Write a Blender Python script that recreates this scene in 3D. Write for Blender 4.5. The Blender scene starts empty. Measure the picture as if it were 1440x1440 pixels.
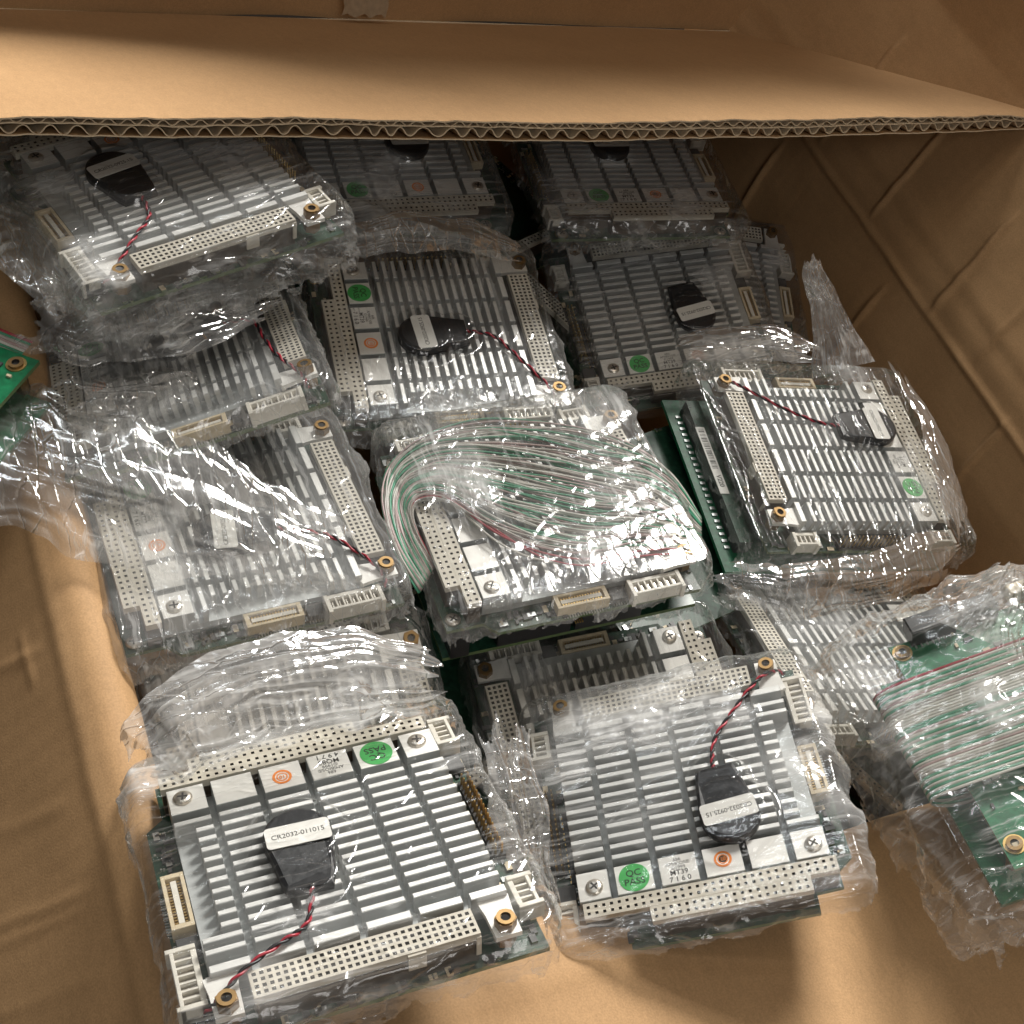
import bpy, math, random
import numpy as np
from mathutils import Matrix, Vector

S = bpy.context.scene
COL = S.collection
MM = 0.001
LIFT = 110.0            # the box floor is z = 0; fitted heights are measured from the top of the pile

# ------------------------------------------------------------------ camera, world, lamps, exposure
cam = bpy.data.cameras.new('camera')
cam.lens = 50.0
cam.sensor_width = 36.0
cam.clip_start = 0.01
cam.clip_end = 50.0
camo = bpy.data.objects.new('camera', cam)
COL.objects.link(camo)
W = np.array([[0.96126, 0.0, 0.27564], [0.17718, -0.76604, -0.61789], [0.21115, 0.64279, -0.73637]])
right, down, fwd = W[0], W[1], W[2]
camo.matrix_world = Matrix(((right[0], -down[0], -fwd[0], 0), (right[1], -down[1], -fwd[1], 0),
                            (right[2], -down[2], -fwd[2], (400 + LIFT) * MM), (0, 0, 0, 1)))
S.camera = camo

world = bpy.data.worlds.new('World')
S.world = world
world.use_nodes = True
world.node_tree.nodes['Background'].inputs[0].default_value = (0.66, 0.50, 0.37, 1)
world.node_tree.nodes['Background'].inputs[1].default_value = 0.034

def lamp(name, loc, aim, size, size_y, watts, color, spread=180):
    d = bpy.data.lights.new(name, 'AREA')
    d.shape = 'RECTANGLE'
    d.size, d.size_y, d.energy, d.color = size, size_y, watts, color
    d.spread = math.radians(spread)
    o = bpy.data.objects.new(name, d)
    COL.objects.link(o)
    o.location = loc
    o.rotation_euler = (Vector(aim) - Vector(loc)).to_track_quat('-Z', 'Y').to_euler()
    return o

AIM = (0.15, 0.33, 0.1)
lamp('soft_lamp', (0.365, 1.349, 1.19), AIM, 0.46, 0.46, 52.0, (1.0, 0.97, 0.92))
lamp('soft_lamp', (0.05, 0.15, 2.0), AIM, 1.0, 1.0, 4.5, (1.0, 0.87, 0.72))  # added overhead fill, stands in for light bounced off the ceiling
lamp('soft_lamp', (0.25, -0.75, 1.15), AIM, 0.6, 0.4, 4.2, (1.0, 0.97, 0.93))  # added front fill to brighten the boards under the back flap
lamp('ceiling_tube', (-0.65, 0.35, 1.5), AIM, 0.02, 0.8, 1.4, (0.90, 0.96, 1.0))
lamp('ceiling_tube', (-0.35, 1.2, 1.35), AIM, 0.9, 0.025, 2.0, (0.92, 0.97, 1.0))

S.view_settings.view_transform = 'Standard'
S.view_settings.look = 'None'
S.view_settings.exposure = 0.0
S.view_settings.gamma = 1.0
S.render.engine = 'CYCLES'
S.cycles.max_bounces = 10
S.cycles.transparent_max_bounces = 24
S.cycles.glossy_bounces = 4
S.cycles.diffuse_bounces = 4
S.cycles.sample_clamp_indirect = 6.0
S.cycles.use_denoising = True

# ------------------------------------------------------------------ materials
def mat(name):
    m = bpy.data.materials.new(name)
    m.use_nodes = True
    nt = m.node_tree
    return m, nt, nt.nodes['Principled BSDF']

def N(nt, kind, **kw):
    n = nt.nodes.new(kind)
    for k, v in kw.items():
        if k in n.inputs:
            n.inputs[k].default_value = v
        else:
            setattr(n, k, v)
    return n

def plain(name, col, rough=0.5, metal=0.0, var=0.12, scale=400.0, bump=0.0, spec=0.5):
    m, nt, p = mat(name)
    tc = N(nt, 'ShaderNodeTexCoord')
    no = N(nt, 'ShaderNodeTexNoise', Scale=scale, Detail=4.0)
    nt.links.new(tc.outputs['Object'], no.inputs['Vector'])
    r = N(nt, 'ShaderNodeValToRGB')
    r.color_ramp.elements[0].position = 0.3
    r.color_ramp.elements[1].position = 0.7
    r.color_ramp.elements[0].color = tuple(c * (1 - var) for c in col) + (1,)
    r.color_ramp.elements[1].color = tuple(min(1, c * (1 + var)) for c in col) + (1,)
    nt.links.new(no.outputs['Fac'], r.inputs['Fac'])
    nt.links.new(r.outputs['Color'], p.inputs['Base Color'])
    p.inputs['Roughness'].default_value = rough
    p.inputs['Metallic'].default_value = metal
    p.inputs['Specular IOR Level'].default_value = spec
    if bump:
        b = N(nt, 'ShaderNodeBump', Strength=0.6, Distance=bump)
        nt.links.new(no.outputs['Fac'], b.inputs['Height'])
        nt.links.new(b.outputs['Normal'], p.inputs['Normal'])
    return m

def brushed(name, col, rough, metal):
    """machined aluminium: fine scratches along the local x axis"""
    m, nt, p = mat(name)
    tc = N(nt, 'ShaderNodeTexCoord')
    mp = N(nt, 'ShaderNodeMapping')
    mp.inputs['Scale'].default_value = (120, 2600, 900)
    no = N(nt, 'ShaderNodeTexNoise', Scale=1.0, Detail=3.0)
    n2 = N(nt, 'ShaderNodeTexNoise', Scale=160.0, Detail=4.0)
    nt.links.new(tc.outputs['Object'], mp.inputs['Vector'])
    nt.links.new(mp.outputs['Vector'], no.inputs['Vector'])
    nt.links.new(tc.outputs['Object'], n2.inputs['Vector'])
    mx = N(nt, 'ShaderNodeMix', data_type='RGBA')
    mx.inputs[6].default_value = tuple(c * 0.82 for c in col) + (1,)
    mx.inputs[7].default_value = tuple(min(1, c * 1.08) for c in col) + (1,)
    nt.links.new(n2.outputs['Fac'], mx.inputs[0])
    nt.links.new(mx.outputs[2], p.inputs['Base Color'])
    mr = N(nt, 'ShaderNodeMapRange')
    mr.inputs['To Min'].default_value = rough - 0.08
    mr.inputs['To Max'].default_value = rough + 0.12
    nt.links.new(no.outputs['Fac'], mr.inputs['Value'])
    nt.links.new(mr.outputs['Result'], p.inputs['Roughness'])
    p.inputs['Metallic'].default_value = metal
    b = N(nt, 'ShaderNodeBump', Strength=0.25, Distance=0.00005)
    nt.links.new(no.outputs['Fac'], b.inputs['Height'])
    nt.links.new(b.outputs['Normal'], p.inputs['Normal'])
    return m

def cardboard(name, col, flute=True, along='X'):
    """kraft liner: fibre flecks, faint flute lines along local y, scuffs"""
    m, nt, p = mat(name)
    tc = N(nt, 'ShaderNodeTexCoord')
    big = N(nt, 'ShaderNodeTexNoise', Scale=9.0, Detail=6.0, Roughness=0.6)
    fib = N(nt, 'ShaderNodeTexNoise', Scale=1500.0, Detail=3.0)
    mp = N(nt, 'ShaderNodeMapping')
    mp.inputs['Scale'].default_value = (500, 120, 300)
    st = N(nt, 'ShaderNodeTexNoise', Scale=1.0, Detail=3.0)
    nt.links.new(tc.outputs['Object'], big.inputs['Vector'])
    nt.links.new(tc.outputs['Object'], fib.inputs['Vector'])
    nt.links.new(tc.outputs['Object'], mp.inputs['Vector'])
    nt.links.new(mp.outputs['Vector'], st.inputs['Vector'])
    r = N(nt, 'ShaderNodeValToRGB')
    r.color_ramp.elements[0].position = 0.25
    r.color_ramp.elements[1].position = 0.75
    r.color_ramp.elements[0].color = (col[0] * 0.86, col[1] * 0.84, col[2] * 0.82, 1)
    r.color_ramp.elements[1].color = (col[0] * 1.08, col[1] * 1.09, col[2] * 1.1, 1)
    nt.links.new(big.outputs['Fac'], r.inputs['Fac'])
    a = N(nt, 'ShaderNodeMix', data_type='RGBA', blend_type='OVERLAY')
    a.inputs[0].default_value = 0.10
    nt.links.new(r.outputs['Color'], a.inputs[6])
    nt.links.new(st.outputs['Fac'], a.inputs[7])
    a2 = N(nt, 'ShaderNodeMix', data_type='RGBA', blend_type='OVERLAY')
    a2.inputs[0].default_value = 0.3
    nt.links.new(a.outputs[2], a2.inputs[6])
    nt.links.new(fib.outputs['Fac'], a2.inputs[7])
    nt.links.new(a2.outputs[2], p.inputs['Base Color'])
    p.inputs['Roughness'].default_value = 0.72
    p.inputs['Specular IOR Level'].default_value = 0.3
    wv = N(nt, 'ShaderNodeTexWave', Scale=40.0, Distortion=0.6, Detail=2.0)
    wv.bands_direction = along
    ws = N(nt, 'ShaderNodeMapping')
    ws.inputs['Scale'].default_value = (1, 1, 1)
    nt.links.new(tc.outputs['Object'], ws.inputs['Vector'])
    nt.links.new(ws.outputs['Vector'], wv.inputs['Vector'])
    add = N(nt, 'ShaderNodeMath', operation='MULTIPLY_ADD')
    add.inputs[1].default_value = 0.22 if flute else 0.0
    nt.links.new(wv.outputs['Fac'], add.inputs[0])
    nt.links.new(big.outputs['Fac'], add.inputs[2])
    b1 = N(nt, 'ShaderNodeBump', Strength=0.5, Distance=0.0004)
    nt.links.new(add.outputs[0], b1.inputs['Height'])
    b2 = N(nt, 'ShaderNodeBump', Strength=0.35, Distance=0.00015)
    nt.links.new(fib.outputs['Fac'], b2.inputs['Height'])
    nt.links.new(b1.outputs['Normal'], b2.inputs['Normal'])
    nt.links.new(b2.outputs['Normal'], p.inputs['Normal'])
    return m

def film_material(name, haze=0.025, tint=(0.97, 0.97, 0.96)):
    """thin clear stretch film: mirror-like where it folds, whitened along creases"""
    m = bpy.data.materials.new(name)
    m.use_nodes = True
    nt = m.node_tree
    nt.nodes.clear()
    L = nt.links.new
    out = N(nt, 'ShaderNodeOutputMaterial')
    tc = N(nt, 'ShaderNodeTexCoord')
    at = N(nt, 'ShaderNodeAttribute', attribute_name='crush')
    # wandering crease lines
    wob = N(nt, 'ShaderNodeTexNoise', Scale=70.0, Detail=3.0)
    L(tc.outputs['Object'], wob.inputs['Vector'])
    wa = N(nt, 'ShaderNodeVectorMath', operation='MULTIPLY_ADD')
    wa.inputs[1].default_value = (0.006, 0.006, 0.006)
    L(wob.outputs['Color'], wa.inputs[0])
    L(tc.outputs['Object'], wa.inputs[2])
    mp = N(nt, 'ShaderNodeMapping')
    mp.inputs['Scale'].default_value = (38, 190, 90)
    mp.inputs['Rotation'].default_value = (0.3, 0.2, 0.7)
    L(wa.outputs[0], mp.inputs['Vector'])
    vo = N(nt, 'ShaderNodeTexVoronoi', feature='DISTANCE_TO_EDGE', Scale=1.0)
    L(mp.outputs['Vector'], vo.inputs['Vector'])
    line = N(nt, 'ShaderNodeMapRange')
    line.inputs['From Min'].default_value = 0.0
    line.inputs['From Max'].default_value = 0.035
    line.inputs['To Min'].default_value = 1.0
    line.inputs['To Max'].default_value = 0.0
    L(vo.outputs['Distance'], line.inputs['Value'])
    # stretch lines, long and very thin
    mp2 = N(nt, 'ShaderNodeMapping')
    mp2.inputs['Scale'].default_value = (30, 520, 200)
    mp2.inputs['Rotation'].default_value = (0, 0, 0.5)
    L(wa.outputs[0], mp2.inputs['Vector'])
    st = N(nt, 'ShaderNodeTexNoise', Scale=1.0, Detail=3.0)
    L(mp2.outputs['Vector'], st.inputs['Vector'])
    strk = N(nt, 'ShaderNodeMapRange')
    strk.inputs['From Min'].default_value = 0.53
    strk.inputs['From Max'].default_value = 0.72
    L(st.outputs['Fac'], strk.inputs['Value'])
    # where the film is whitened at all
    msk = N(nt, 'ShaderNodeTexNoise', Scale=45.0, Detail=3.0)
    L(tc.outputs['Object'], msk.inputs['Vector'])
    mk = N(nt, 'ShaderNodeMapRange')
    mk.inputs['From Min'].default_value = 0.38
    mk.inputs['From Max'].default_value = 0.64
    L(msk.outputs['Fac'], mk.inputs['Value'])
    mka = N(nt, 'ShaderNodeMath', operation='ADD', use_clamp=True)
    L(mk.outputs['Result'], mka.inputs[0])
    L(at.outputs['Fac'], mka.inputs[1])
    s1 = N(nt, 'ShaderNodeMath', operation='MULTIPLY')
    s1.inputs[1].default_value = 0.15
    L(line.outputs['Result'], s1.inputs[0])
    s2 = N(nt, 'ShaderNodeMath', operation='MULTIPLY_ADD')
    s2.inputs[1].default_value = 0.36
    L(strk.outputs['Result'], s2.inputs[0])
    L(s1.outputs[0], s2.inputs[2])
    s3 = N(nt, 'ShaderNodeMath', operation='MULTIPLY')
    L(s2.outputs[0], s3.inputs[0])
    L(mka.outputs[0], s3.inputs[1])
    s4 = N(nt, 'ShaderNodeMath', operation='MULTIPLY_ADD')
    s4.inputs[1].default_value = 0.48
    s4.inputs[2].default_value = haze
    L(at.outputs['Fac'], s4.inputs[0])
    hz = N(nt, 'ShaderNodeMath', operation='ADD', use_clamp=True)
    L(s3.outputs[0], hz.inputs[0])
    L(s4.outputs[0], hz.inputs[1])
    # relief
    fine = N(nt, 'ShaderNodeTexNoise', Scale=230.0, Detail=2.0)
    L(wa.outputs[0], fine.inputs['Vector'])
    h1 = N(nt, 'ShaderNodeMath', operation='MULTIPLY_ADD')
    h1.inputs[1].default_value = 0.6
    L(st.outputs['Fac'], h1.inputs[0])
    L(fine.outputs['Fac'], h1.inputs[2])
    b1 = N(nt, 'ShaderNodeBump', Strength=0.25, Distance=0.0003)
    L(h1.outputs[0], b1.inputs['Height'])
    vm = N(nt, 'ShaderNodeMapRange', interpolation_type='SMOOTHSTEP')
    vm.inputs['From Min'].default_value = 0.0
    vm.inputs['From Max'].default_value = 0.06
    L(vo.outputs['Distance'], vm.inputs['Value'])
    b2 = N(nt, 'ShaderNodeBump', Strength=0.45, Distance=0.0005)
    L(vm.outputs[0], b2.inputs['Height'])
    L(b1.outputs['Normal'], b2.inputs['Normal'])
    nrm = b2.outputs['Normal']
    fr = N(nt, 'ShaderNodeFresnel', IOR=1.5)
    L(nrm, fr.inputs['Normal'])
    fx = N(nt, 'ShaderNodeMath', operation='MULTIPLY', use_clamp=True)
    fx.inputs[1].default_value = 1.0
    L(fr.outputs[0], fx.inputs[0])
    gl = N(nt, 'ShaderNodeBsdfGlossy', Roughness=0.12, Color=(1, 1, 1, 1))
    fc = N(nt, 'ShaderNodeMath', operation='MINIMUM')
    fc.inputs[1].default_value = 0.5
    L(fx.outputs[0], fc.inputs[0])
    L(nrm, gl.inputs['Normal'])
    tr = N(nt, 'ShaderNodeBsdfTransparent', Color=tint + (1,))
    df = N(nt, 'ShaderNodeBsdfDiffuse', Color=(0.86, 0.86, 0.85, 1))
    tl = N(nt, 'ShaderNodeBsdfTranslucent', Color=(0.86, 0.86, 0.85, 1))
    mh = N(nt, 'ShaderNodeMixShader')
    mh.inputs[0].default_value = 0.35
    L(df.outputs[0], mh.inputs[1])
    L(tl.outputs[0], mh.inputs[2])
    m1 = N(nt, 'ShaderNodeMixShader')
    L(hz.outputs[0], m1.inputs[0])
    L(tr.outputs[0], m1.inputs[1])
    L(mh.outputs[0], m1.inputs[2])
    m2 = N(nt, 'ShaderNodeMixShader')
    L(fc.outputs[0], m2.inputs[0])
    L(m1.outputs[0], m2.inputs[1])
    L(gl.outputs[0], m2.inputs[2])
    L(m2.outputs[0], out.inputs['Surface'])
    return m

KRAFT = (0.43, 0.262, 0.128)
M = dict(
    board=cardboard('kraft_cardboard', KRAFT),
    board_y=cardboard('kraft_cardboard_cross_fluted', KRAFT, along='Y'),
    liner=cardboard('kraft_liner_edge', (0.60, 0.48, 0.33), flute=False),
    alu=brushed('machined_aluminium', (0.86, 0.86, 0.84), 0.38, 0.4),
    alu_shade=brushed('shade_toned_aluminium_floor', (0.48, 0.50, 0.50), 0.5, 0.5),  # same metal as the fin tops, shade of the grooves put into the colour
    alu_side_shade=brushed('shade_toned_fin_flank', (0.60, 0.61, 0.61), 0.45, 0.5),  # fin sides: same metal, darkened to paint in the shade between fins
    pad=brushed('aluminium_pad', (0.82, 0.81, 0.78), 0.5, 0.2),
    pcb=plain('dark_green_solder_mask', (0.012, 0.045, 0.026), 0.35, var=0.5, scale=500),
    green=plain('bright_green_solder_mask', (0.01, 0.16, 0.065), 0.3, var=0.3, scale=350),
    mid=plain('mid_green_solder_mask', (0.012, 0.085, 0.042), 0.35, var=0.4, scale=400),
    edge=plain('board_laminate', (0.10, 0.15, 0.06), 0.6),
    beige=plain('beige_connector_plastic', (0.60, 0.56, 0.48), 0.5, var=0.06),
    white=plain('white_nylon', (0.72, 0.69, 0.62), 0.45, var=0.06),
    cream=plain('cream_connector_plastic', (0.62, 0.52, 0.36), 0.5, var=0.1),
    under=plain('dark_brown_connector_body', (0.055, 0.04, 0.028), 0.45, var=0.3),
    hole=plain('contact_hole', (0.03, 0.028, 0.025), 0.6),
    black=plain('black_plastic', (0.018, 0.018, 0.02), 0.4),
    sleeve=plain('black_heat_shrink', (0.022, 0.023, 0.026), 0.38, bump=0.0002),
    brass=plain('brass', (0.25, 0.16, 0.07), 0.5, metal=0.8),
    gold=plain('gold_contact', (0.55, 0.38, 0.15), 0.35, metal=0.9),
    steel=plain('nickel_steel', (0.62, 0.58, 0.52), 0.3, metal=0.9),
    solder=plain('solder', (0.6, 0.62, 0.62), 0.3, metal=0.8),
    paper=plain('white_label', (0.74, 0.73, 0.70), 0.55, var=0.03),
    ink=plain('black_ink', (0.03, 0.03, 0.03), 0.6),
    qc=plain('green_sticker', (0.07, 0.42, 0.11), 0.45, var=0.05),
    orange=plain('orange_print', (0.85, 0.26, 0.05), 0.5, var=0.05),
    red=plain('red_wire', (0.30, 0.02, 0.035), 0.35),
    wgrey=plain('grey_wire', (0.36, 0.34, 0.31), 0.4),
    wpink=plain('mauve_wire', (0.34, 0.25, 0.24), 0.4),
    wgreen=plain('green_wire', (0.05, 0.24, 0.14), 0.4),
    wwhite=plain('pale_wire', (0.50, 0.49, 0.45), 0.4),
    chip=plain('grey_chip', (0.06, 0.06, 0.062), 0.45),
    tape=plain('clear_tape', (0.35, 0.26, 0.17), 0.25),
    film=film_material('stretch_film'),
    film_thick=film_material('bunched_stretch_film', haze=0.05),
)

# ------------------------------------------------------------------ mesh helpers (millimetres in, metres out)
class MB:
    def __init__(self):
        self.v, self.f, self.m, self.mats = [], [], [], []
    def mi(self, m):
        if m not in self.mats:
            self.mats.append(m)
        return self.mats.index(m)
    def add(self, verts, faces, m):
        b, k = len(self.v), self.mi(m)
        self.v.extend(verts)
        for f in faces:
            self.f.append([i + b for i in f])
            self.m.append(k)
    def box(self, x0, x1, y0, y1, z0, z1, m, ch=0.0, top=None):
        if ch <= 0:
            vs = [(x, y, z) for z in (z0, z1) for (x, y) in ((x0, y0), (x1, y0), (x1, y1), (x0, y1))]
            fs = [(3, 2, 1, 0), (0, 1, 5, 4), (1, 2, 6, 5), (2, 3, 7, 6), (3, 0, 4, 7)]
            self.add(vs, fs, m)
            self.add([vs[4], vs[5], vs[6], vs[7]], [(0, 1, 2, 3)], top or m)
        else:
            vs = []
            for (d, z) in ((0, z0), (0, z1 - ch), (ch, z1)):
                vs += [(x0 + d, y0 + d, z), (x1 - d, y0 + d, z), (x1 - d, y1 - d, z), (x0 + d, y1 - d, z)]
            fs = [(3, 2, 1, 0)]
            for k in (0, 4):
                fs += [(k + i, k + (i + 1) % 4, k + 4 + (i + 1) % 4, k + 4 + i) for i in range(4)]
            self.add(vs, fs, m)
            self.add(vs[8:], [(0, 1, 2, 3)], top or m)
    def prism(self, pts, z0, z1, m, top=None):
        n = len(pts)
        vs = [(x, y, z0) for x, y in pts] + [(x, y, z1) for x, y in pts]
        self.add(vs, [(i, (i + 1) % n, n + (i + 1) % n, n + i) for i in range(n)], m)
        self.add(vs[n:], [tuple(range(n))], top or m)
    def disc(self, cx, cy, r, z0, z1, n, m, r_top=None):
        rt = r if r_top is None else r_top
        a = [2 * math.pi * i / n for i in range(n)]
        vs = [(cx + r * math.cos(t), cy + r * math.sin(t), z0) for t in a] + [(cx + rt * math.cos(t), cy + rt * math.sin(t), z1) for t in a]
        self.add(vs, [(i, (i + 1) % n, n + (i + 1) % n, n + i) for i in range(n)] + [tuple(range(n, 2 * n))], m)
    def ring(self, cx, cy, ro, ri, z0, z1, n, m, inner=None, depth=None):
        a = [2 * math.pi * (i + 0.5) / n for i in range(n)]
        c = [(math.cos(t), math.sin(t)) for t in a]
        zb = z0 if depth is None else depth
        vs = ([(cx + ro * x, cy + ro * y, z0) for x, y in c] + [(cx + ro * x, cy + ro * y, z1) for x, y in c]
              + [(cx + ri * x, cy + ri * y, z1) for x, y in c])
        k = lambda s, i: s * n + i % n
        self.add(vs, [(k(s, i), k(s, i + 1), k(s + 1, i + 1), k(s + 1, i)) for s in (0, 1) for i in range(n)], m)
        vs = [(cx + ri * x, cy + ri * y, z1) for x, y in c] + [(cx + ri * x, cy + ri * y, zb) for x, y in c]
        self.add(vs, [(i, (i + 1) % n, n + (i + 1) % n, n + i) for i in range(n)] + [tuple(range(n, 2 * n))], inner or m)
    def tube(self, pts, r, m, n=6, cap=True):
        P = np.array(pts, float)
        T = np.gradient(P, axis=0)
        T /= np.linalg.norm(T, axis=1)[:, None] + 1e-9
        u = np.cross(T, (0.13, 0.21, 0.97))
        u /= np.linalg.norm(u, axis=1)[:, None] + 1e-9
        w = np.cross(T, u)
        vs = []
        for i in range(len(P)):
            for k in range(n):
                t = 2 * math.pi * k / n
                vs.append(tuple(P[i] + r * (math.cos(t) * u[i] + math.sin(t) * w[i])))
        fs = [(i * n + k, i * n + (k + 1) % n, (i + 1) * n + (k + 1) % n, (i + 1) * n + k) for i in range(len(P) - 1) for k in range(n)]
        if cap:
            fs += [tuple(range(n))[::-1], tuple(range((len(P) - 1) * n, len(P) * n))]
        self.add(vs, fs, m)
    def mesh(self, name, smooth=False):
        me = bpy.data.meshes.new(name)
        me.from_pydata([(x * MM, y * MM, z * MM) for x, y, z in self.v], [], self.f)
        for m in self.mats:
            me.materials.append(m)
        me.polygons.foreach_set('material_index', self.m)
        if smooth:
            me.polygons.foreach_set('use_smooth', [True] * len(self.f))
        me.update()
        return me

def link(name, me, parent=None, loc=(0, 0, 0), rotz=0.0, kind=None, label=None):
    o = bpy.data.objects.new(name, me)
    COL.objects.link(o)
    if parent is not None:
        o.parent = parent
    o.location = Vector(loc) * MM
    o.rotation_euler = (0, 0, rotz)
    if kind:
        o['kind'] = kind
    if label:
        o['label'] = label
    return o

def thing(name, label, cat, group=None, matrix=None):
    o = bpy.data.objects.new(name, None)
    o.empty_display_size = 0.02
    COL.objects.link(o)
    o['label'], o['category'] = label, cat
    if group:
        o['group'] = group
    if matrix is not None:
        o.matrix_world = matrix
    return o

def grid_mesh(name, P, m, crush=None, smooth=True, keep=None):
    """P: (nu, nv, 3) array in millimetres"""
    nu, nv = P.shape[:2]
    me = bpy.data.meshes.new(name)
    idx = np.arange(nu * nv).reshape(nu, nv)
    q = np.stack([idx[:-1, :-1], idx[1:, :-1], idx[1:, 1:], idx[:-1, 1:]], -1).reshape(-1, 4)
    if keep is not None:
        kk = keep[:-1, :-1] & keep[1:, :-1] & keep[1:, 1:] & keep[:-1, 1:]
        q = q[kk.reshape(-1)]
    me.vertices.add(nu * nv)
    me.vertices.foreach_set('co', (P.reshape(-1, 3) * MM).astype(np.float32).ravel())
    me.loops.add(q.size)
    me.loops.foreach_set('vertex_index', q.astype(np.int32).ravel())
    me.polygons.add(len(q))
    me.polygons.foreach_set('loop_start', (np.arange(len(q)) * 4).astype(np.int32))
    me.polygons.foreach_set('use_smooth', np.full(len(q), smooth))
    me.materials.append(m)
    if crush is not None:
        a = me.attributes.new('crush', 'FLOAT', 'POINT')
        a.data.foreach_set('value', crush.astype(np.float32).ravel())
    me.update(calc_edges=True)
    me.validate()
    return me

def lettering(text, size, m, align='CENTER', thick=0.02, bold=0.0, space=1.0, line=1.0):
    c = bpy.data.curves.new('lettering', 'FONT')
    c.body, c.size, c.align_x, c.align_y = text, size * MM, align, 'CENTER'
    c.extrude = thick * MM
    c.offset = bold * MM
    c.resolution_u = 3
    c.space_character = space
    c.space_line = line
    o = bpy.data.objects.new('lettering_curve', c)
    COL.objects.link(o)
    bpy.context.view_layer.update()
    me = bpy.data.meshes.new_from_object(o.evaluated_get(bpy.context.evaluated_depsgraph_get()))
    me.name = 'lettering'
    me.materials.clear()
    me.materials.append(m)
    bpy.data.objects.remove(o)
    bpy.data.curves.remove(c)
    return me

# ------------------------------------------------------------------ noise in numpy
def vnoise(x, y, seed):
    r = np.random.RandomState(seed)
    tab = r.rand(64, 64)
    xi, yi = np.floor(x).astype(int), np.floor(y).astype(int)
    fx, fy = x - xi, y - yi
    fx, fy = fx * fx * (3 - 2 * fx), fy * fy * (3 - 2 * fy)
    g = lambda a, b: tab[a % 64, b % 64]
    return ((g(xi, yi) * (1 - fx) + g(xi + 1, yi) * fx) * (1 - fy) + (g(xi, yi + 1) * (1 - fx) + g(xi + 1, yi + 1) * fx) * fy)

def folds(x, y, lam, seed, n=7, warp=0.16):
    """crumpled film: straight-edged folding (triangle) waves in random directions, each only in places; about 0..1"""
    r = np.random.RandomState(seed)
    z = np.zeros_like(x)
    for i in range(n):
        a = r.rand() * math.pi
        l = lam * (0.45 + 1.5 * r.rand() ** 1.5)
        wx = (vnoise(x / (2.2 * l) + 7 * i, y / (2.2 * l), seed + i) - 0.5) * l * warp * 2.4
        t = (x * math.cos(a) + y * math.sin(a) + wx) / l + r.rand()
        c = np.floor(t)
        hsh = np.modf(np.abs(np.sin(c * 12.9898 + seed + i * 3.1) * 43758.5453))[0]
        k = 0.25 + 0.5 * hsh                                   # uneven pleats: the crest is off-centre
        fr = t - c
        tri = np.where(fr < k, fr / k, (1 - fr) / (1 - k)) * (0.4 + 0.6 * hsh)
        mask = np.clip(vnoise(x / (1.9 * l) + 31, y / (1.9 * l) + 11 * i, seed + 50 + i) * 2.6 - 0.9, 0, 1)
        z += tri * mask * (l / lam)
    return z / (0.42 * n)

# ------------------------------------------------------------------ the parts of one board, in its own frame:
# x 0..90 along the bus connectors, y 0..96 away from them, z 0 at the top of the heat sink; shifted to the middle of the base
BX, BY, BZ = 45.0, 48.0, 28.0
def L3(p):
    return (p[0] - BX, p[1] - BY, p[2] + BZ)
def shift(mb):
    mb.v = [L3(p) for p in mb.v]
    return mb

def socket_strip(x0, nx, px, y0, ny, py, z0, z1, w, mrg, m):
    """connector body with a recessed square contact hole in every cell"""
    b = MB()
    X0, X1 = x0 - mrg, x0 + nx * px + mrg
    Y0, Y1 = y0 - mrg, y0 + ny * py + mrg
    vs = [(x, y, z) for z in (z0, z1) for (x, y) in ((X0, Y0), (X1, Y0), (X1, Y1), (X0, Y1))]
    vs = [(p[0], p[1], z1 - 2.6 if p[2] == z0 else p[2]) for p in vs]
    b.add(vs, [(0, 1, 5, 4), (1, 2, 6, 5), (2, 3, 7, 6), (3, 0, 4, 7)], m)
    b.box(X0 + .3, X1 - .3, Y0 + .3, Y1 - .3, z0, z1 - 2.3, M['under'])
    for (a, c, d, e) in ((X0, X1, Y0, y0), (X0, X1, y0 + ny * py, Y1), (X0, x0, y0, y0 + ny * py), (x0 + nx * px, X1, y0, y0 + ny * py)):
        b.add([(a, d, z1), (c, d, z1), (c, e, z1), (a, e, z1)], [(0, 1, 2, 3)], m)
    for i in range(nx):
        for j in range(ny):
            a, c, d, e = x0 + i * px, x0 + (i + 1) * px, y0 + j * py, y0 + (j + 1) * py
            mx, my = (a + c) / 2, (d + e) / 2
            o = [(a, d, z1), (c, d, z1), (c, e, z1), (a, e, z1)]
            h = [(mx - w, my - w, z1), (mx + w, my - w, z1), (mx + w, my + w, z1), (mx - w, my + w, z1)]
            g = [(p[0], p[1], z1 - 0.8) for p in h]
            b.add(o + h, [(k, (k + 1) % 4, 4 + (k + 1) % 4, 4 + k) for k in range(4)], m)
            b.add(h + g, [(k, (k + 1) % 4, 4 + (k + 1) % 4, 4 + k) for k in range(4)] + [(4, 5, 6, 7)], M['hole'])
    return b

COLS = [(3.0, 13.4), (15.6, 27.9), (30.1, 42.5), (44.7, 57.1), (59.3, 71.5), (73.7, 84.5)]
ROWS = [27.2 + 4.0 * k for k in range(14)]
rnd = random.Random(4)

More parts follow.
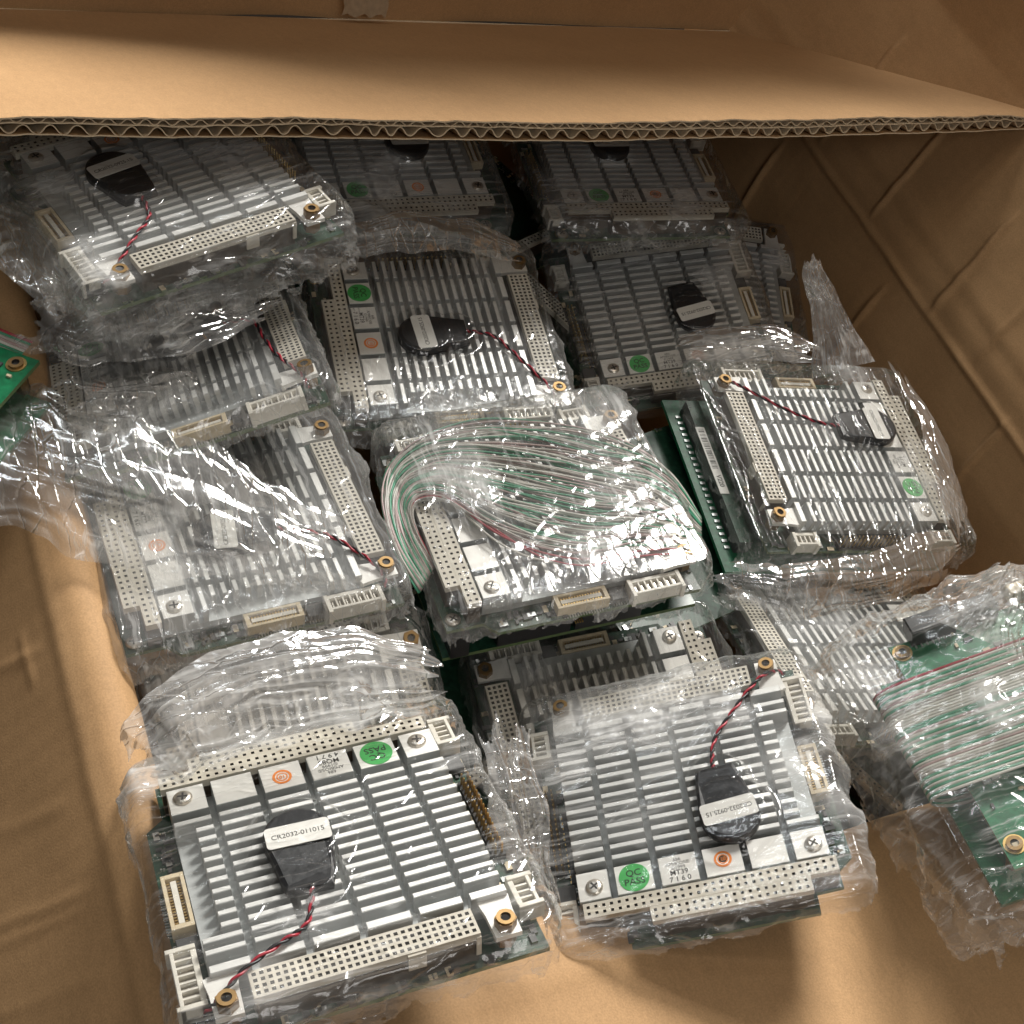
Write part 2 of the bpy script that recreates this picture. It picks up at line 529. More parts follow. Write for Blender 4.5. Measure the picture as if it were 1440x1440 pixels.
b = shift(socket_strip(4.2, 32, 2.54, 7.3, 2, 2.3, -11, 0.2, 0.5, 0.35, M['beige'])); ME_BUS = b.mesh('bus_connector')
b = shift(socket_strip(25.2, 20, 2.54, 2.1, 2, 2.3, -11, 0.1, 0.5, 0.35, M['beige'])); ME_BUS2 = b.mesh('bus_connector_short')
b = socket_strip(15.0, 30, 2.0, 85.0, 4, 2.0, -11, 0.0, 0.55, 0.4, M['beige'])
b.box(30, 35, 93.4, 94.2, -6, -0.4, M['beige']); b.box(14.6, 16, 93.4, 93.9, -8, -1, M['beige'])
ME_PCI = shift(b).mesh('pin_grid_connector')

# heat sink body: base plate with channel floor, groove shade painted into its colour
b = MB()
b.box(3.0, 84.5, 13.0, 82.0, -9.0, -6.2, M['alu_shade'])
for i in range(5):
    b.box(COLS[i][0], COLS[i][1], 13.05, 24.6, -6.2, -3.2, M['alu_shade'])
b.box(COLS[5][0], COLS[5][1], 13.05, 24.6, -6.2, -3.2, M['alu_shade'])
for x0 in (2.6, 77.5):
    b.prism([(x0, 81.6), (x0 + 9.2, 81.6), (x0 + 8.4, 87), (x0 + 8.2, 95), (x0 + 0.8, 95), (x0 + 0.6, 87)], -3.6, -2.0, M['pad'])
    b.box(x0 + 0.8, x0 + 8.2, 81.2, 82.6, -6.2, -2.05, M['pad'])
ME_SINK = shift(b).mesh('heat_sink')
def fin_mesh(w, t, name):
    f = MB()
    f.box(-w / 2, w / 2, -t / 2, t / 2, -6.2, 0.0, M['alu_side_shade'], ch=0.2, top=M['alu'])
    return f.mesh(name)
ME_FIN = [fin_mesh(c[1] - c[0], 1.75, 'fin') for c in COLS]
ME_FIN_SHORT = fin_mesh(5.2, 1.75, 'fin')
ME_FIN_EDGE = [fin_mesh(c[1] - c[0], 2.6, 'fin') for c in COLS]
ME_FIN_WIDE = [fin_mesh(c[1] - c[0], 1.75, 'fin') for c in COLS]
def pad_mesh(w):
    f = MB()
    f.box(-w / 2, w / 2, -5.2, 5.2, -3.2, 0.0, M['alu_shade'], ch=0.15, top=M['pad'])
    return f.mesh('pad')
ME_PAD = [pad_mesh(c[1] - c[0]) for c in COLS]

def board_mesh(bright, cut):
    b = MB()
    g = M['green'] if bright else M['pcb']
    low = [(-4.5, -0.5), (77.5, -0.5), (78, 6.5), (86.8, 6.8)] if cut else [(-4.5, -0.5), (86.8, -0.5)]
    b.prism(low + [(86.8, 13), (92, 17), (92, 95.8), (-4.5, 95.8)], -12.6, -11.0, M['edge'], top=g)
    for (x, y) in ((1, 3),):
        b.disc(x, y, 3.3, -11.0, -10.9, 16, M['gold'])
    return shift(b).mesh('circuit_board')
ME_PCB = board_mesh(False, False)
ME_PCB_CUT = board_mesh(False, True)
b = MB()
b.box(-8.5, 87.0, -1.5, 98.5, -27.6, -26.0, M['edge'], top=M['pcb'])
b.box(84, 90, 18, 46, -22, -12.7, M['black'], ch=0.3); b.box(84, 90, 48, 74, -22, -12.7, M['black'], ch=0.3)
for k in range(4): b.box(90.2, 92.5, 46.4 + k * 0.9, 46.9 + k * 0.9, -15, -14.5, M['gold'])
b.box(10, 80, 20, 75, -26, -24, M['chip'])
b.box(4, 88, 1, 8, -26, -14, M['black']); b.box(14, 76, 86, 93, -26, -14, M['black'])
ME_PCB2 = shift(b).mesh('lower_circuit_board')

# small surface-mounted bits, too many and too small to pick out one by one
b = MB()
for k in range(150):
    side = rnd.random()
    if side < 0.36:   x, y = rnd.uniform(-3.8, 2.0), rnd.uniform(4, 92)
    elif side < 0.7:  x, y = rnd.uniform(85.5, 91.0), rnd.uniform(18, 92)
    elif side < 0.88: x, y = rnd.uniform(6, 84), rnd.uniform(93.9, 95.2)
    else:             x, y = rnd.uniform(0, 22), rnd.uniform(0.3, 6)
    w, h = rnd.choice(((0.9, 0.5), (0.5, 0.9), (1.6, 0.9), (0.9, 1.6)))
    b.box(x - w, x + w, y - h, y + h, -11, -10.2, rnd.choice((M['chip'], M['chip'], M['edge'])), top=rnd.choice((M['chip'], M['chip'], M['chip'], M['cream'], M['solder'])))
for k in range(60):
    b.disc(rnd.uniform(86, 91.5), rnd.uniform(18, 94), 0.35, -11, -10.85, 6, M['solder'])
ME_SMD = shift(b).mesh('surface_components')

def pins(xs, ys, z0, z1, r, m):
    b = MB()
    for x in xs:
        for y in ys:
            b.box(x - r, x + r, y - r, y + r, z0, z1, m, ch=r * 0.7)
    return b
b = pins([-3.4, -1.4], [31 + 2 * k for k in range(16)], -9, -4.5, 0.28, M['gold'])
b.box(-4.4, -0.4, 30, 62, -11, -9, M['black'])
ME_PINS = shift(b).mesh('pin_header')
b = MB()
for k in range(13):
    y = 27 + 2.1 * k
    b.box(0.2, 2.8, y - 0.45, y + 0.45, -10.6, -9.9, M['gold'])
b.box(0.7, 2.3, 26, 54, -11, -9.0, M['black'])
ME_PINS2 = shift(b).mesh('pin_row')

def slotted_header(n, pitch, w, name):
    """white side-entry wire header with open slots"""
    b = MB(); l = n * pitch + 3.0
    b.box(-w / 2, w / 2, -l / 2, l / 2, -3.5, -1.2, M['white'])
    b.box(-w / 2, -w / 2 + 1.1, -l / 2, l / 2, -1.2, 2.4, M['white'], ch=0.15)
    b.box(w / 2 - 1.6, w / 2, -l / 2, l / 2, -1.2, 2.0, M['white'], ch=0.15)
    for s in (-1, 1):
        b.box(-w / 2 - 1.0, w / 2, s * (l / 2 - 0.75) - 0.75, s * (l / 2 - 0.75) + 0.75, -3.5, 2.5, M['white'], ch=0.15)
    for k in range(n + 1):
        y = -n * pitch / 2 + k * pitch
        b.box(-w / 2 + 1.1, w / 2 - 1.6, y - 0.28, y + 0.28, -1.2, 1.8, M['white'])
    for k in range(n):
        y = -n * pitch / 2 + (k + 0.5) * pitch
        b.box(-w / 2 + 1.2, w / 2 - 1.7, y - 0.25, y + 0.25, -1.2, 0.6, M['steel'])
    return b.mesh(name)
ME_HEAD7 = slotted_header(7, 2.5, 7.0, 'wire_header')
ME_HEAD4 = slotted_header(4, 2.2, 6.4, 'wire_header')
b = MB()
b.box(-3.2, 3.2, -10, 10, -3.5, -0.6, M['cream'])
b.box(-3.2, -2.1, -10, 10, -0.6, 1.6, M['cream'], ch=0.1); b.box(2.1, 3.2, -10, 10, -0.6, 1.6, M['cream'], ch=0.1)
for s in (-1, 1):
    b.box(-2.1, 2.1, s * 9.2 - 0.8, s * 9.2 + 0.8, -0.6, 1.6, M['cream'], ch=0.1)
b.box(-0.8, 0.8, -7.8, 7.8, -0.6, 0.9, M['white'])
for k in range(15):
    for s in (-1, 1):
        b.box(s * 1.4 - 0.45, s * 1.4 + 0.45, -7.3 + k * 1.04 - 0.22, -7.3 + k * 1.04 + 0.22, -0.6, 0.7, M['gold'])
        b.box(s * 3.8 - 0.7, s * 3.8 + 0.7, -7.3 + k * 1.04 - 0.2, -7.3 + k * 1.04 + 0.2, -3.5, -3.1, M['solder'])
ME_FLAT = b.mesh('flat_cable_socket')
b = MB()
b.box(-3, 3, -3, 3, -0.6, 2.0, M['chip'], ch=0.2)
for k in range(6):
    for s in (-1, 1):
        b.box(s * 3.4 - 0.5, s * 3.4 + 0.5, -2.5 + k - 0.18, -2.5 + k + 0.18, -0.6, -0.2, M['solder'])
ME_CHIP = b.mesh('chip')

def screw_mesh():
    b = MB()
    n = 18
    a = [2 * math.pi * i / n for i in range(n)]
    prof = [(2.9, 0.0), (2.85, 0.5), (2.3, 0.95), (1.5, 1.15)]
    vs = [(r * math.cos(t), r * math.sin(t), z) for r, z in prof for t in a]
    fs = [(s * n + i, s * n + (i + 1) % n, (s + 1) * n + (i + 1) % n, (s + 1) * n + i) for s in range(3) for i in range(n)] + [tuple(range(3 * n, 4 * n))]
    b.add(vs, fs, M['steel'])
    for q in (0, 1):
        w, l = (0.32, 1.55)
        x, y = (l, w) if q == 0 else (w, l)
        b.box(-x, x, -y, y, 1.0, 1.17 + 0.01 * q, M['hole'])
    return b.mesh('screw')
ME_SCREW = screw_mesh()
b = MB()
b.ring(0, 0, 3.1, 1.5, -9.0, 0.0, 6, M['brass'], inner=M['brass'], depth=-3.0)
b.ring(0, 0, 2.6, 1.45, -0.02, 0.5, 16, M['brass'], inner=M['hole'], depth=-2.0)
ME_NUT = b.mesh('standoff')

# battery: a coin cell in heat-shrink tube, with its pale label
b = MB()
out = [(11.2 * math.cos(t), 11.2 * math.sin(t)) for t in [math.radians(a) for a in range(-190, 11, 10)]]
out = [(x * 1.0, y) for x, y in out] + [(9.6, 9.0), (8.6, 17.0), (7.4, 21.0), (-7.0, 21.6), (-8.4, 17.0), (-9.8, 9.0)]
n = len(out)
prof = [(1.0, 0.0), (1.02, 2.0), (0.985, 3.6), (0.9, 4.3)]
vs = [(x * s * 0.88, ((y - 4) * s + 4) * 0.9, z * (1.0 if y < 8 else (0.92 if y < 14 else 0.72))) for s, z in prof for x, y in out]
b.add(vs, [(s * n + i, s * n + (i + 1) % n, (s + 1) * n + (i + 1) % n, (s + 1) * n + i) for s in range(3) for i in range(n)] + [tuple(range(3 * n, 4 * n))], M['sleeve'])
ME_BATT = b.mesh('battery', smooth=False)
def rounded(w, h, r, n=5):
    p = []
    for cx, cy, a0 in ((w - r, h - r, 0), (-w + r, h - r, 90), (-w + r, -h + r, 180), (w - r, -h + r, 270)):
        p += [(cx + r * math.cos(math.radians(a0 + 90 * k / n)), cy + r * math.sin(math.radians(a0 + 90 * k / n))) for k in range(n + 1)]
    return p
b = MB(); b.prism(rounded(9.2, 4.0, 1.2), 4.28, 4.5, M['paper']); ME_BLABEL = b.mesh('battery_label')
b = MB(); b.disc(0, 0, 5.0, 0.0, 0.14, 32, M['qc']); ME_QC = b.mesh('inspection_sticker')
b = MB(); b.ring(0, 0, 2.9, 2.1, 0.0, 0.1, 28, M['orange'], inner=M['pad']); b.ring(0, 0, 1.7, 1.3, 0.0, 0.1, 24, M['orange'], inner=M['pad']); ME_RINGLOGO = b.mesh('round_stamp')
b = MB(); b.box(-5.9, 5.9, -5.0, 5.0, 0.0, 0.12, M['paper']); ME_BIOS = b.mesh('firmware_label')
ME_QCT = lettering('QC\nPASS', 3.3, M['ink'], bold=0.03, line=0.95)
ME_TEN = lettering('10', 1.9, M['orange'], bold=0.04)

# ------------------------------------------------------------------ film
def film_sheet(seed, amp=0.35, rise=(), crush=(), rect=(-5.5, 92.8, -1.2, 96.6), drop=17.0, fat=1.9, res=0.55, wild=1.0, top=0.9, lam=10.5, haze=0.0, clear=()):
    """film pulled over the whole board: flat on top, bulging and crumpled down the sides.
    rise: (x, y, radius, height) where something lifts it; crush: (x, y, radius, strength) gathered spots"""
    x0, x1, y0, y1 = rect
    e = drop + 16
    nx, ny = int((x1 - x0 + 2 * e) / res), int((y1 - y0 + 2 * e) / res)
    X, Y = np.meshgrid(np.linspace(x0 - e, x1 + e, nx), np.linspace(y0 - e, y1 + e, ny), indexing='ij')
    r = 5.0
    cx, cy = np.clip(X, x0 + r, x1 - r), np.clip(Y, y0 + r, y1 - r)
    dx, dy = X - cx, Y - cy
    d = np.sqrt(dx * dx + dy * dy) + 1e-6
    ux, uy = dx / d, dy / d
    s = np.maximum(d - r, 0)
    wob = vnoise(X / 17, Y / 17, seed + 3) * 1.5 + vnoise(X / 7, Y / 7, seed + 4) * 0.5
    w = fat * (0.25 + wob * 0.8) * wild
    o = w * (1 - np.exp(-s / np.maximum(w, 0.5)))
    z = top - np.sqrt(np.maximum(s * s - 0.75 * o * o, 0)) * (0.86 + 0.2 * vnoise(X / 11, Y / 11, seed + 5))
    f1 = folds(X, Y, lam, seed + 10, 6)
    f2 = folds(X, Y, lam * 0.42, seed + 20, 6)
    side = np.clip(s / 6, 0, 1)
    cr = np.zeros_like(X)
    for (px, py, pr, ps) in crush:
        q = np.sqrt((X - px) ** 2 + (Y - py) ** 2) / pr
        q = q + (vnoise(X / 9, Y / 9, seed + 60) - 0.5) * 0.9
        cr = np.maximum(cr, ps * np.clip(1.25 - q, 0, 1))
    # general patchiness of the cling
    pat = np.clip(vnoise(X / 26, Y / 26, seed + 70) * 1.8 - 0.75, 0, 1)
    a1 = amp * (0.35 + pat) + cr * 1.8 + side * 2.1 * wild
    a2 = amp * 0.5 * (0.3 + pat) + cr * 0.8 + side * 0.5 * wild
    h = a1 * f1 + a2 * f2
    z = z + h * (1 - 0.45 * side)
    o = o + h * side * 1.3
    px = cx + ux * (np.minimum(d, r) + o)
    py = cy + uy * (np.minimum(d, r) + o)
    lift = np.zeros_like(z)
    for (bx_, by_, br, bh) in rise:
        q = np.clip((1.62 - np.sqrt((px - bx_) ** 2 + (py - by_) ** 2) / br) / 0.55, 0, 1)
        lift = np.maximum(lift, bh * q * q * (3 - 2 * q))
    z = z + lift
    keep = (s < drop * (0.66 + 0.32 * vnoise(X / 6, Y / 6, seed + 80) + 0.28 * vnoise(X / 2.2, Y / 2.2, seed + 81))) & (z > -BZ - 5)
    P = np.stack([px - BX, py - BY, z + BZ], -1)
    att = np.clip(cr * 0.8 * (0.55 + 0.9 * vnoise(X / 5 + Y / 9, Y / 3.5, seed + 90)) + pat * 0.16 + side * 0.18 + haze, 0, 1)
    for (px_, py_, pr) in clear:                      # stretched tight and clear here
        q = np.clip(1.35 - np.sqrt((X - px_) ** 2 + (Y - py_) ** 2) / pr, 0, 1)
        att = att * (1 - np.clip(q * 2.2, 0, 1)) - 0.7 * np.clip(q * 2, 0, 1)
    return grid_mesh('plastic_wrap', P, M['film'], att, keep=keep)

def film_tail(path, widths, ups, seed, pleats=7, amp=3.0, nu=160, nv=90, twist=0.0, m='film_thick', haze=0.25, lam=12.0, bow=0.22, joined=False):
    """a gathered length of film: pleats run along the path (world millimetres)"""
    t = np.linspace(0, 1, nu)
    k = np.linspace(0, 1, len(path))
    def cubic(v):
        v = np.array(v, float)
        out = np.stack([np.interp(t, k, v[:, i]) for i in range(v.shape[1])], 1)
        for _ in range(12):
            out[1:-1] = 0.25 * out[:-2] + 0.5 * out[1:-1] + 0.25 * out[2:]
        return out
    c = cubic(path)
    wd = cubic([[w] for w in widths])[:, 0]
    ends = np.clip((1 - t if joined else np.minimum(t, 1 - t)) / 0.13, 0, 1) ** 0.6
    wd = wd * (0.45 + 0.55 * ends)
    up = cubic(ups)
    T = np.gradient(c, axis=0); T /= np.linalg.norm(T, axis=1)[:, None]
    sd = np.cross(T, up); sd /= np.linalg.norm(sd, axis=1)[:, None]
    up = np.cross(sd, T)
    v = np.linspace(-1, 1, nv)
    U, V = np.meshgrid(t * np.linalg.norm(np.diff(c, axis=0), axis=1).sum(), v, indexing='ij')
    ph = vnoise(U / 30, V * 3 + 5, seed) * 2.5
    pl = np.abs(((V * pleats / 2 + ph) % 1.0) * 2 - 1) * (0.4 + vnoise(U / 25 + 9, V * 4, seed + 1))
    h = amp * (0.25 + 0.75 * ends[:, None]) * (pl * 0.22 + 1.5 * folds(U * 0.8, V * wd[:, None], lam, seed + 2, 6) + 0.3 * folds(U * 0.8, V * wd[:, None], lam * 0.4, seed + 3, 6))
    edge = 1 + 0.14 * (vnoise(U / 9, V * 0 + 3, seed + 5) - 0.5) * 2
    lat = V * wd[:, None] * edge
    bow = -np.abs(V) ** 2.2 * wd[:, None] * bow
    a = twist * t[:, None]
    off_u, off_s = (h + bow), lat
    P = c[:, None, :] + sd[:, None, :] * (off_s * np.cos(a) - off_u * np.sin(a))[..., None] + up[:, None, :] * (off_s * np.sin(a) + off_u * np.cos(a))[..., None]
    att = np.clip(haze + 0.3 * (pl - 0.4), 0, 1)
    jag = 0.16 * vnoise(V * 3.5, U * 0 + 2, seed + 8) + 0.05 * vnoise(V * 11, U * 0 + 5, seed + 9)
    keep = (t[:, None] > jag * (0 if joined else 0.9) - 1e-6) & (t[:, None] < 1 - jag[:, ::-1] * 0.9)
    return P, att, m, keep

def add_tail(root, name, args, kw):
    P, att, m, keep = film_tail(*args, **kw)
    P = P.copy(); P[..., 2] += LIFT
    inv = np.array(root.matrix_world.inverted())
    Q = P * MM
    Q = Q @ inv[:3, :3].T + inv[:3, 3]
    me = grid_mesh(name, Q / MM, M[m], att, keep=keep)
    return link(name, me, root)

# ------------------------------------------------------------------ poses fitted to the photograph: rotation and centre of the top face
POSE = {
'A': ([[-0.9299, 0.27, -0.2499], [-0.3358, -0.9002, 0.2771], [-0.1502, 0.3416, 0.9278]], [51.1, 187.8, 30.6]),
'B': ([[0.8868, -0.0702, -0.4568], [0.1211, 0.9892, 0.083], [0.446, -0.1289, 0.8857]], [174.6, 237.3, 5.7]),
'H': ([[0.2284, 0.9651, -0.1279], [-0.9735, 0.2247, -0.0424], [-0.0122, 0.1342, 0.9909]], [82.4, 440.8, 0.9]),
'C': ([[0.3587, 0.9194, -0.1615], [-0.9218, 0.3761, 0.094], [0.1472, 0.1152, 0.9824]], [12.8, 324.6, -1.7]),
'E': ([[-0.2276, -0.9737, 0.0069], [0.9737, -0.2277, -0.0086], [0.0099, 0.0047, 0.9999]], [265.7, 426.8, -5.5]),
'D': ([[0.2942, 0.9338, -0.2037], [-0.9476, 0.3127, 0.065], [0.1244, 0.1739, 0.9769]], [122.1, 345.9, 11.9]),
'I': ([[0.9459, -0.255, -0.2007], [0.2178, 0.9574, -0.1896], [0.2405, 0.1356, 0.9611]], [204.6, 526.0, -31.5]),
'F': ([[0.2367, 0.8714, -0.4298], [-0.9242, 0.3384, 0.1771], [0.2998, 0.3552, 0.8854]], [-19.7, 386.7, 10.3]),
'G': ([[-0.8071, 0.565, -0.1717], [-0.5788, -0.8145, 0.0406], [-0.1169, 0.1322, 0.9843]], [-35.4, 432.1, 54.7]),
'J': ([[0.9477, -0.3157, -0.0477], [0.3113, 0.9467, -0.0828], [0.0713, 0.0636, 0.9954]], [56.0, 567.5, -4.7]),
'L': ([[0.9685, -0.216, -0.1237], [0.2199, 0.9753, 0.0192], [0.1165, -0.0458, 0.9921]], [173.6, 589.9, 3.7]),
'N': ([[-0.2814, -0.9378, -0.2032], [0.9565, -0.2572, -0.1375], [0.0766, -0.2331, 0.9694]], [166.9, 279.1, -33.2]),
'M': ([[0.3596, 0.927, -0.1071], [-0.9004, 0.3145, -0.3007], [-0.2451, 0.2045, 0.9477]], [53.3, 242.0, -27.6]),
'K': ([[0.9942, -0.1074, 0.0012], [0.1051, 0.9704, -0.2176], [0.0222, 0.2164, 0.976]], [248.4, 586.0, -59.8]),
'O': ([[-0.1586, -0.9843, -0.0769], [0.9346, -0.1748, 0.3097], [-0.3183, -0.0227, 0.9477]], [273.2, 336.6, -26.2]),
'S': ([[-0.3925, -0.9168, -0.0743], [0.897, -0.3994, 0.1893], [-0.2033, 0.0077, 0.9791]], [-139.9, 487.6, 8.6]),
'P': ([[0.86, -0.1989, -0.47], [0.2534, 0.9658, 0.055], [0.443, -0.1663, 0.881]], [300.6, 263.0, 49.9]),
'R': ([[0.9082, 0.3597, -0.2141], [-0.3702, 0.9289, -0.0097], [0.1954, 0.088, 0.9768]], [-121.4, 332.5, 7.7]),
}
def pose_matrix(key):
    R, t = POSE[key]
    R = np.array(R)
    t = np.array(t) - R @ np.array([0, 0, BZ])
    m = Matrix([list(R[i]) + [float(t[i] + (LIFT if i == 2 else 0)) * MM] for i in range(3)] + [[0, 0, 0, 1]])
    return m

def twisted_pair(root, pts, lift=0.9):
    """red and black wire twisted round each other along a path"""
    P = np.array(pts, float)
    k = np.linspace(0, 1, len(P))
    t = np.linspace(0, 1, 70)
    c = np.stack([np.interp(t, k, P[:, i]) for i in range(3)], 1)
    for _ in range(25):
        c[1:-1] = 0.25 * c[:-2] + 0.5 * c[1:-1] + 0.25 * c[2:]
    T = np.gradient(c, axis=0); T /= np.linalg.norm(T, axis=1)[:, None]
    u = np.cross(T, (0, 0, 1.0)); u /= np.linalg.norm(u, axis=1)[:, None]
    w = np.cross(T, u)
    ln = np.linalg.norm(np.diff(c, axis=0), axis=1).sum()
    ph = t * ln / 6.0 * 2 * math.pi
    for j, m in enumerate(('red', 'black')):
        q = c + 0.45 * (np.cos(ph + j * math.pi)[:, None] * u + np.sin(ph + j * math.pi)[:, None] * w)
        b = MB(); b.tube([L3(p) for p in q], 0.45, M[m], n=6)
        link('battery_wire', b.mesh('battery_wire', smooth=True), root, label='red battery wire' if j == 0 else 'black battery wire')

def make_board(key, label, group, seed, batt=(50, 34, 0.0), cell='CR2032-0925.15', bios=('686\nAMIBIOS\u00ae\n\u00a91999', 'MT39\n7 1 6 0'),
               stickers=True, wire=True, lower=False, film=None, sink=True, battery=True):
    root = thing('wrapped_circuit_board', label, 'circuit board', group, pose_matrix(key))
    link('circuit_board', ME_PCB_CUT if key == 'B' else ME_PCB, root)
    if lower:
        link('circuit_board', ME_PCB2, root, label='second circuit board underneath')
    link('surface_components', ME_SMD, root, kind='stuff')
    link('bus_connector', ME_BUS, root)
    link('bus_connector', ME_BUS2, root)
    link('pin_grid_connector', ME_PCI, root)
    hs = link('heat_sink', ME_SINK, root)
    rr = random.Random(seed)
    for i, c in enumerate(COLS):
        cx = (c[0] + c[1]) / 2
        link('pad', ME_PAD[i], hs, L3((cx, 18.3, 0)))
        for k, y in enumerate(ROWS):
            if i == 5 and 0 < k < 11:
                link('fin', ME_FIN_SHORT, hs, L3((c[0] + 2.6, y, 0)))
            elif k == 13:
                link('fin', ME_FIN_EDGE[i], hs, L3((cx, y + 1.6, 0)))
            else:
                link('fin', ME_FIN[i], hs, L3((cx, y, 0)))
    for (x, y) in ((8.5, 17.6), (80.2, 17.6)):
        link('screw', ME_SCREW, root, L3((x, y, 0)), rr.uniform(0, 3))
    for (x, y) in ((1, 3), (82.5, 3)):
        if key == 'B' and x > 50:
            continue
        link('screw', ME_SCREW, root, L3((x, y, -10.9)), rr.uniform(0, 3))
    for x in (7.0, 82.0):
        link('standoff', ME_NUT, root, L3((x, 91.6, -2.0 + 3.0)), rr.uniform(0, 1))
    link('pin_header', ME_PINS, root)
    link('pin_header', ME_PINS2, root)
    link('flat_cable_socket', ME_FLAT, root, L3((88.0, 49.5, -7.6)))
    link('wire_header', ME_HEAD7, root, L3((89.8, 77.5, -6.5)), math.pi)
    link('wire_header', ME_HEAD4, root, L3((-2.6, 80.0, -6.5)))
    link('wire_header', ME_HEAD4, root, L3((-1.6, 11.0, -6.5)))
    link('chip', ME_CHIP, root, L3((87.8, 64.0, -10.2)))
    link('chip', ME_CHIP, root, L3((-1.4, 22.0, -10.2)))
    if stickers:
        s = link('inspection_sticker', ME_QC, root, L3((21.7, 18.3, 0.02)), rr.uniform(-0.06, 0.06))
        link('lettering', ME_QCT, s, (0, 0, 0.16))
        s = link('firmware_label', ME_BIOS, root, L3((36.3, 18.3, 0.02)), rr.uniform(-0.03, 0.03))
        link('lettering', lettering(bios[0], 1.75, M['ink'], line=0.85), s, (0, 1.9, 0.14))
        link('lettering', lettering(bios[1], 2.5, M['ink'], line=0.95, bold=0.03), s, (0, -2.5, 0.14))
        s = link('round_stamp', ME_RINGLOGO, root, L3((50.9, 18.6, 0.02)))
        link('lettering', ME_TEN, s, (0, 0, 0.12))
    if battery:
        bxx, byy, ba = batt
        bt = link('battery', ME_BATT, root, L3((bxx, byy, 0.06)), ba)
        bl = link('battery_label', ME_BLABEL, bt, (0, 0.5, 0))
        link('lettering', lettering(cell, 2.4, M['ink'], space=0.95), bt, (0, 0.5, 4.53), math.pi)
        if wire:
            ca, sa = math.cos(ba), math.sin(ba)
            tip = (bxx - sa * 21, byy + ca * 21, 1.9)
            mid = (bxx - sa * 30 + 3, byy + ca * 30 + 1, 1.6)
            pts = [(bxx - sa * 18, byy + ca * 18, 2.2), tip, mid, (bxx * 0.55 + 78 * 0.45, 0.45 * (byy + 30) + 0.55 * 82, 1.8), (77, 85, 1.6), (84, 90, -1.0), (88, 90, -5.0)]
            twisted_pair(root, pts)
    fk = dict(film or {})
    if battery:
        rise = list(fk.get('rise', ())) + [(batt[0], batt[1], 10.5, 4.9), (batt[0] - math.sin(batt[2]) * 14, batt[1] + math.cos(batt[2]) * 14, 7.5, 4.3)]
        fk['rise'] = rise
        fk['clear'] = list(fk.get('clear', ())) + [(batt[0], batt[1], 11), (batt[0] - math.sin(batt[2]) * 13, batt[1] + math.cos(batt[2]) * 13, 7)]
    link('plastic_wrap', film_sheet(seed, **fk), root)
    return root

# ------------------------------------------------------------------ the cardboard box (its own axes: X across, Y to the back)
BOXA = math.atan2(0.375, 0.927)
box = thing('cardboard_box', 'open brown cardboard box holding all the wrapped boards', 'box',
            matrix=Matrix.Rotation(BOXA, 4, 'Z'))

def panel(name, profile, a0, a1, axis, nseg, seed, rough=0.7, board='board', pitch=3.0, dents=(), thick=5.0, label=None, lean=0.0):
    """sheet of board: profile (t, z) swept along the other axis, with slight waviness and real thickness"""
    pr = np.array(profile, float)
    seg = np.r_[0, np.cumsum(np.linalg.norm(np.diff(pr, axis=0), axis=1))]
    k = np.linspace(0, seg[-1], max(30, int(seg[-1] / pitch)))
    t = np.interp(k, seg, pr[:, 0]); z = np.interp(k, seg, pr[:, 1])
    for _ in range(3):
        t[1:-1] = .25 * t[:-2] + .5 * t[1:-1] + .25 * t[2:]
        z[1:-1] = .25 * z[:-2] + .5 * z[1:-1] + .25 * z[2:]
    s = np.linspace(a0, a1, nseg)
    K, Sg = np.meshgrid(k, s, indexing='ij')
    T = np.repeat(t[:, None], nseg, 1); Z = np.repeat(z[:, None], nseg, 1)
    nt = np.gradient(t); nz = np.gradient(z); ln = np.hypot(nt, nz)
    un, vn = -nz / ln, nt / ln
    h = rough * ((vnoise(K / 60, Sg / 60, seed) - 0.5) * 2.2 + (vnoise(K / 18, Sg / 18, seed + 1) - 0.5) * 0.7)
    for (k0, s0, k1, s1, depth, wid) in dents:      # creases: a line pressed into the sheet
        dx, dy = k1 - k0, s1 - s0
        l2 = dx * dx + dy * dy
        u = np.clip(((K - k0) * dx + (Sg - s0) * dy) / l2, 0, 1)
        wv = (vnoise(K / 14, Sg / 14, seed + 9) - 0.5) * 0.9
        q = np.hypot(K - k0 - u * dx + wv, Sg - s0 - u * dy + wv) / wid
        fade = np.clip(np.minimum(u, 1 - u) / 0.14, 0, 1) if l2 < 40000 else 1.0
        h -= depth * fade * np.exp(-q * q) * (0.7 + 0.5 * vnoise(K / 20, Sg / 20, seed + 4))
    layers = []
    for off in (0.0, -thick):
        TT, ZZ = T + (h + off) * un[:, None], Z + (h + off) * vn[:, None]
        layers.append(np.stack([TT, Sg, ZZ], -1) if axis == 'Y' else np.stack([Sg, TT, ZZ], -1))
    A, Bk = layers
    nu, nv = A.shape[:2]
    me = bpy.data.meshes.new(name)
    idx = np.arange(nu * nv).reshape(nu, nv)
    q = np.stack([idx[:-1, :-1], idx[1:, :-1], idx[1:, 1:], idx[:-1, 1:]], -1).reshape(-1, 4)
    q2 = q[:, ::-1] + nu * nv
    rim = np.r_[idx[:, 0], idx[-1, 1:], idx[-2::-1, -1], idx[0, -2:0:-1]]
    r2 = np.roll(rim, -1)
    q3 = np.stack([rim, r2, r2 + nu * nv, rim + nu * nv], -1)
    V = np.concatenate([A.reshape(-1, 3), Bk.reshape(-1, 3)])
    V[:, 2] += LIFT
    me.from_pydata((V * MM).tolist(), [], np.concatenate([q, q2, q3]).tolist())
    me.polygons.foreach_set('use_smooth', [True] * (2 * len(q)) + [False] * len(q3))
    me.materials.append(M[board]); me.materials.append(M['liner'])
    me.polygons.foreach_set('material_index', [0] * (2 * len(q)) + [1] * len(q3))
    me.update()
    return link(name, me, box, label=label)

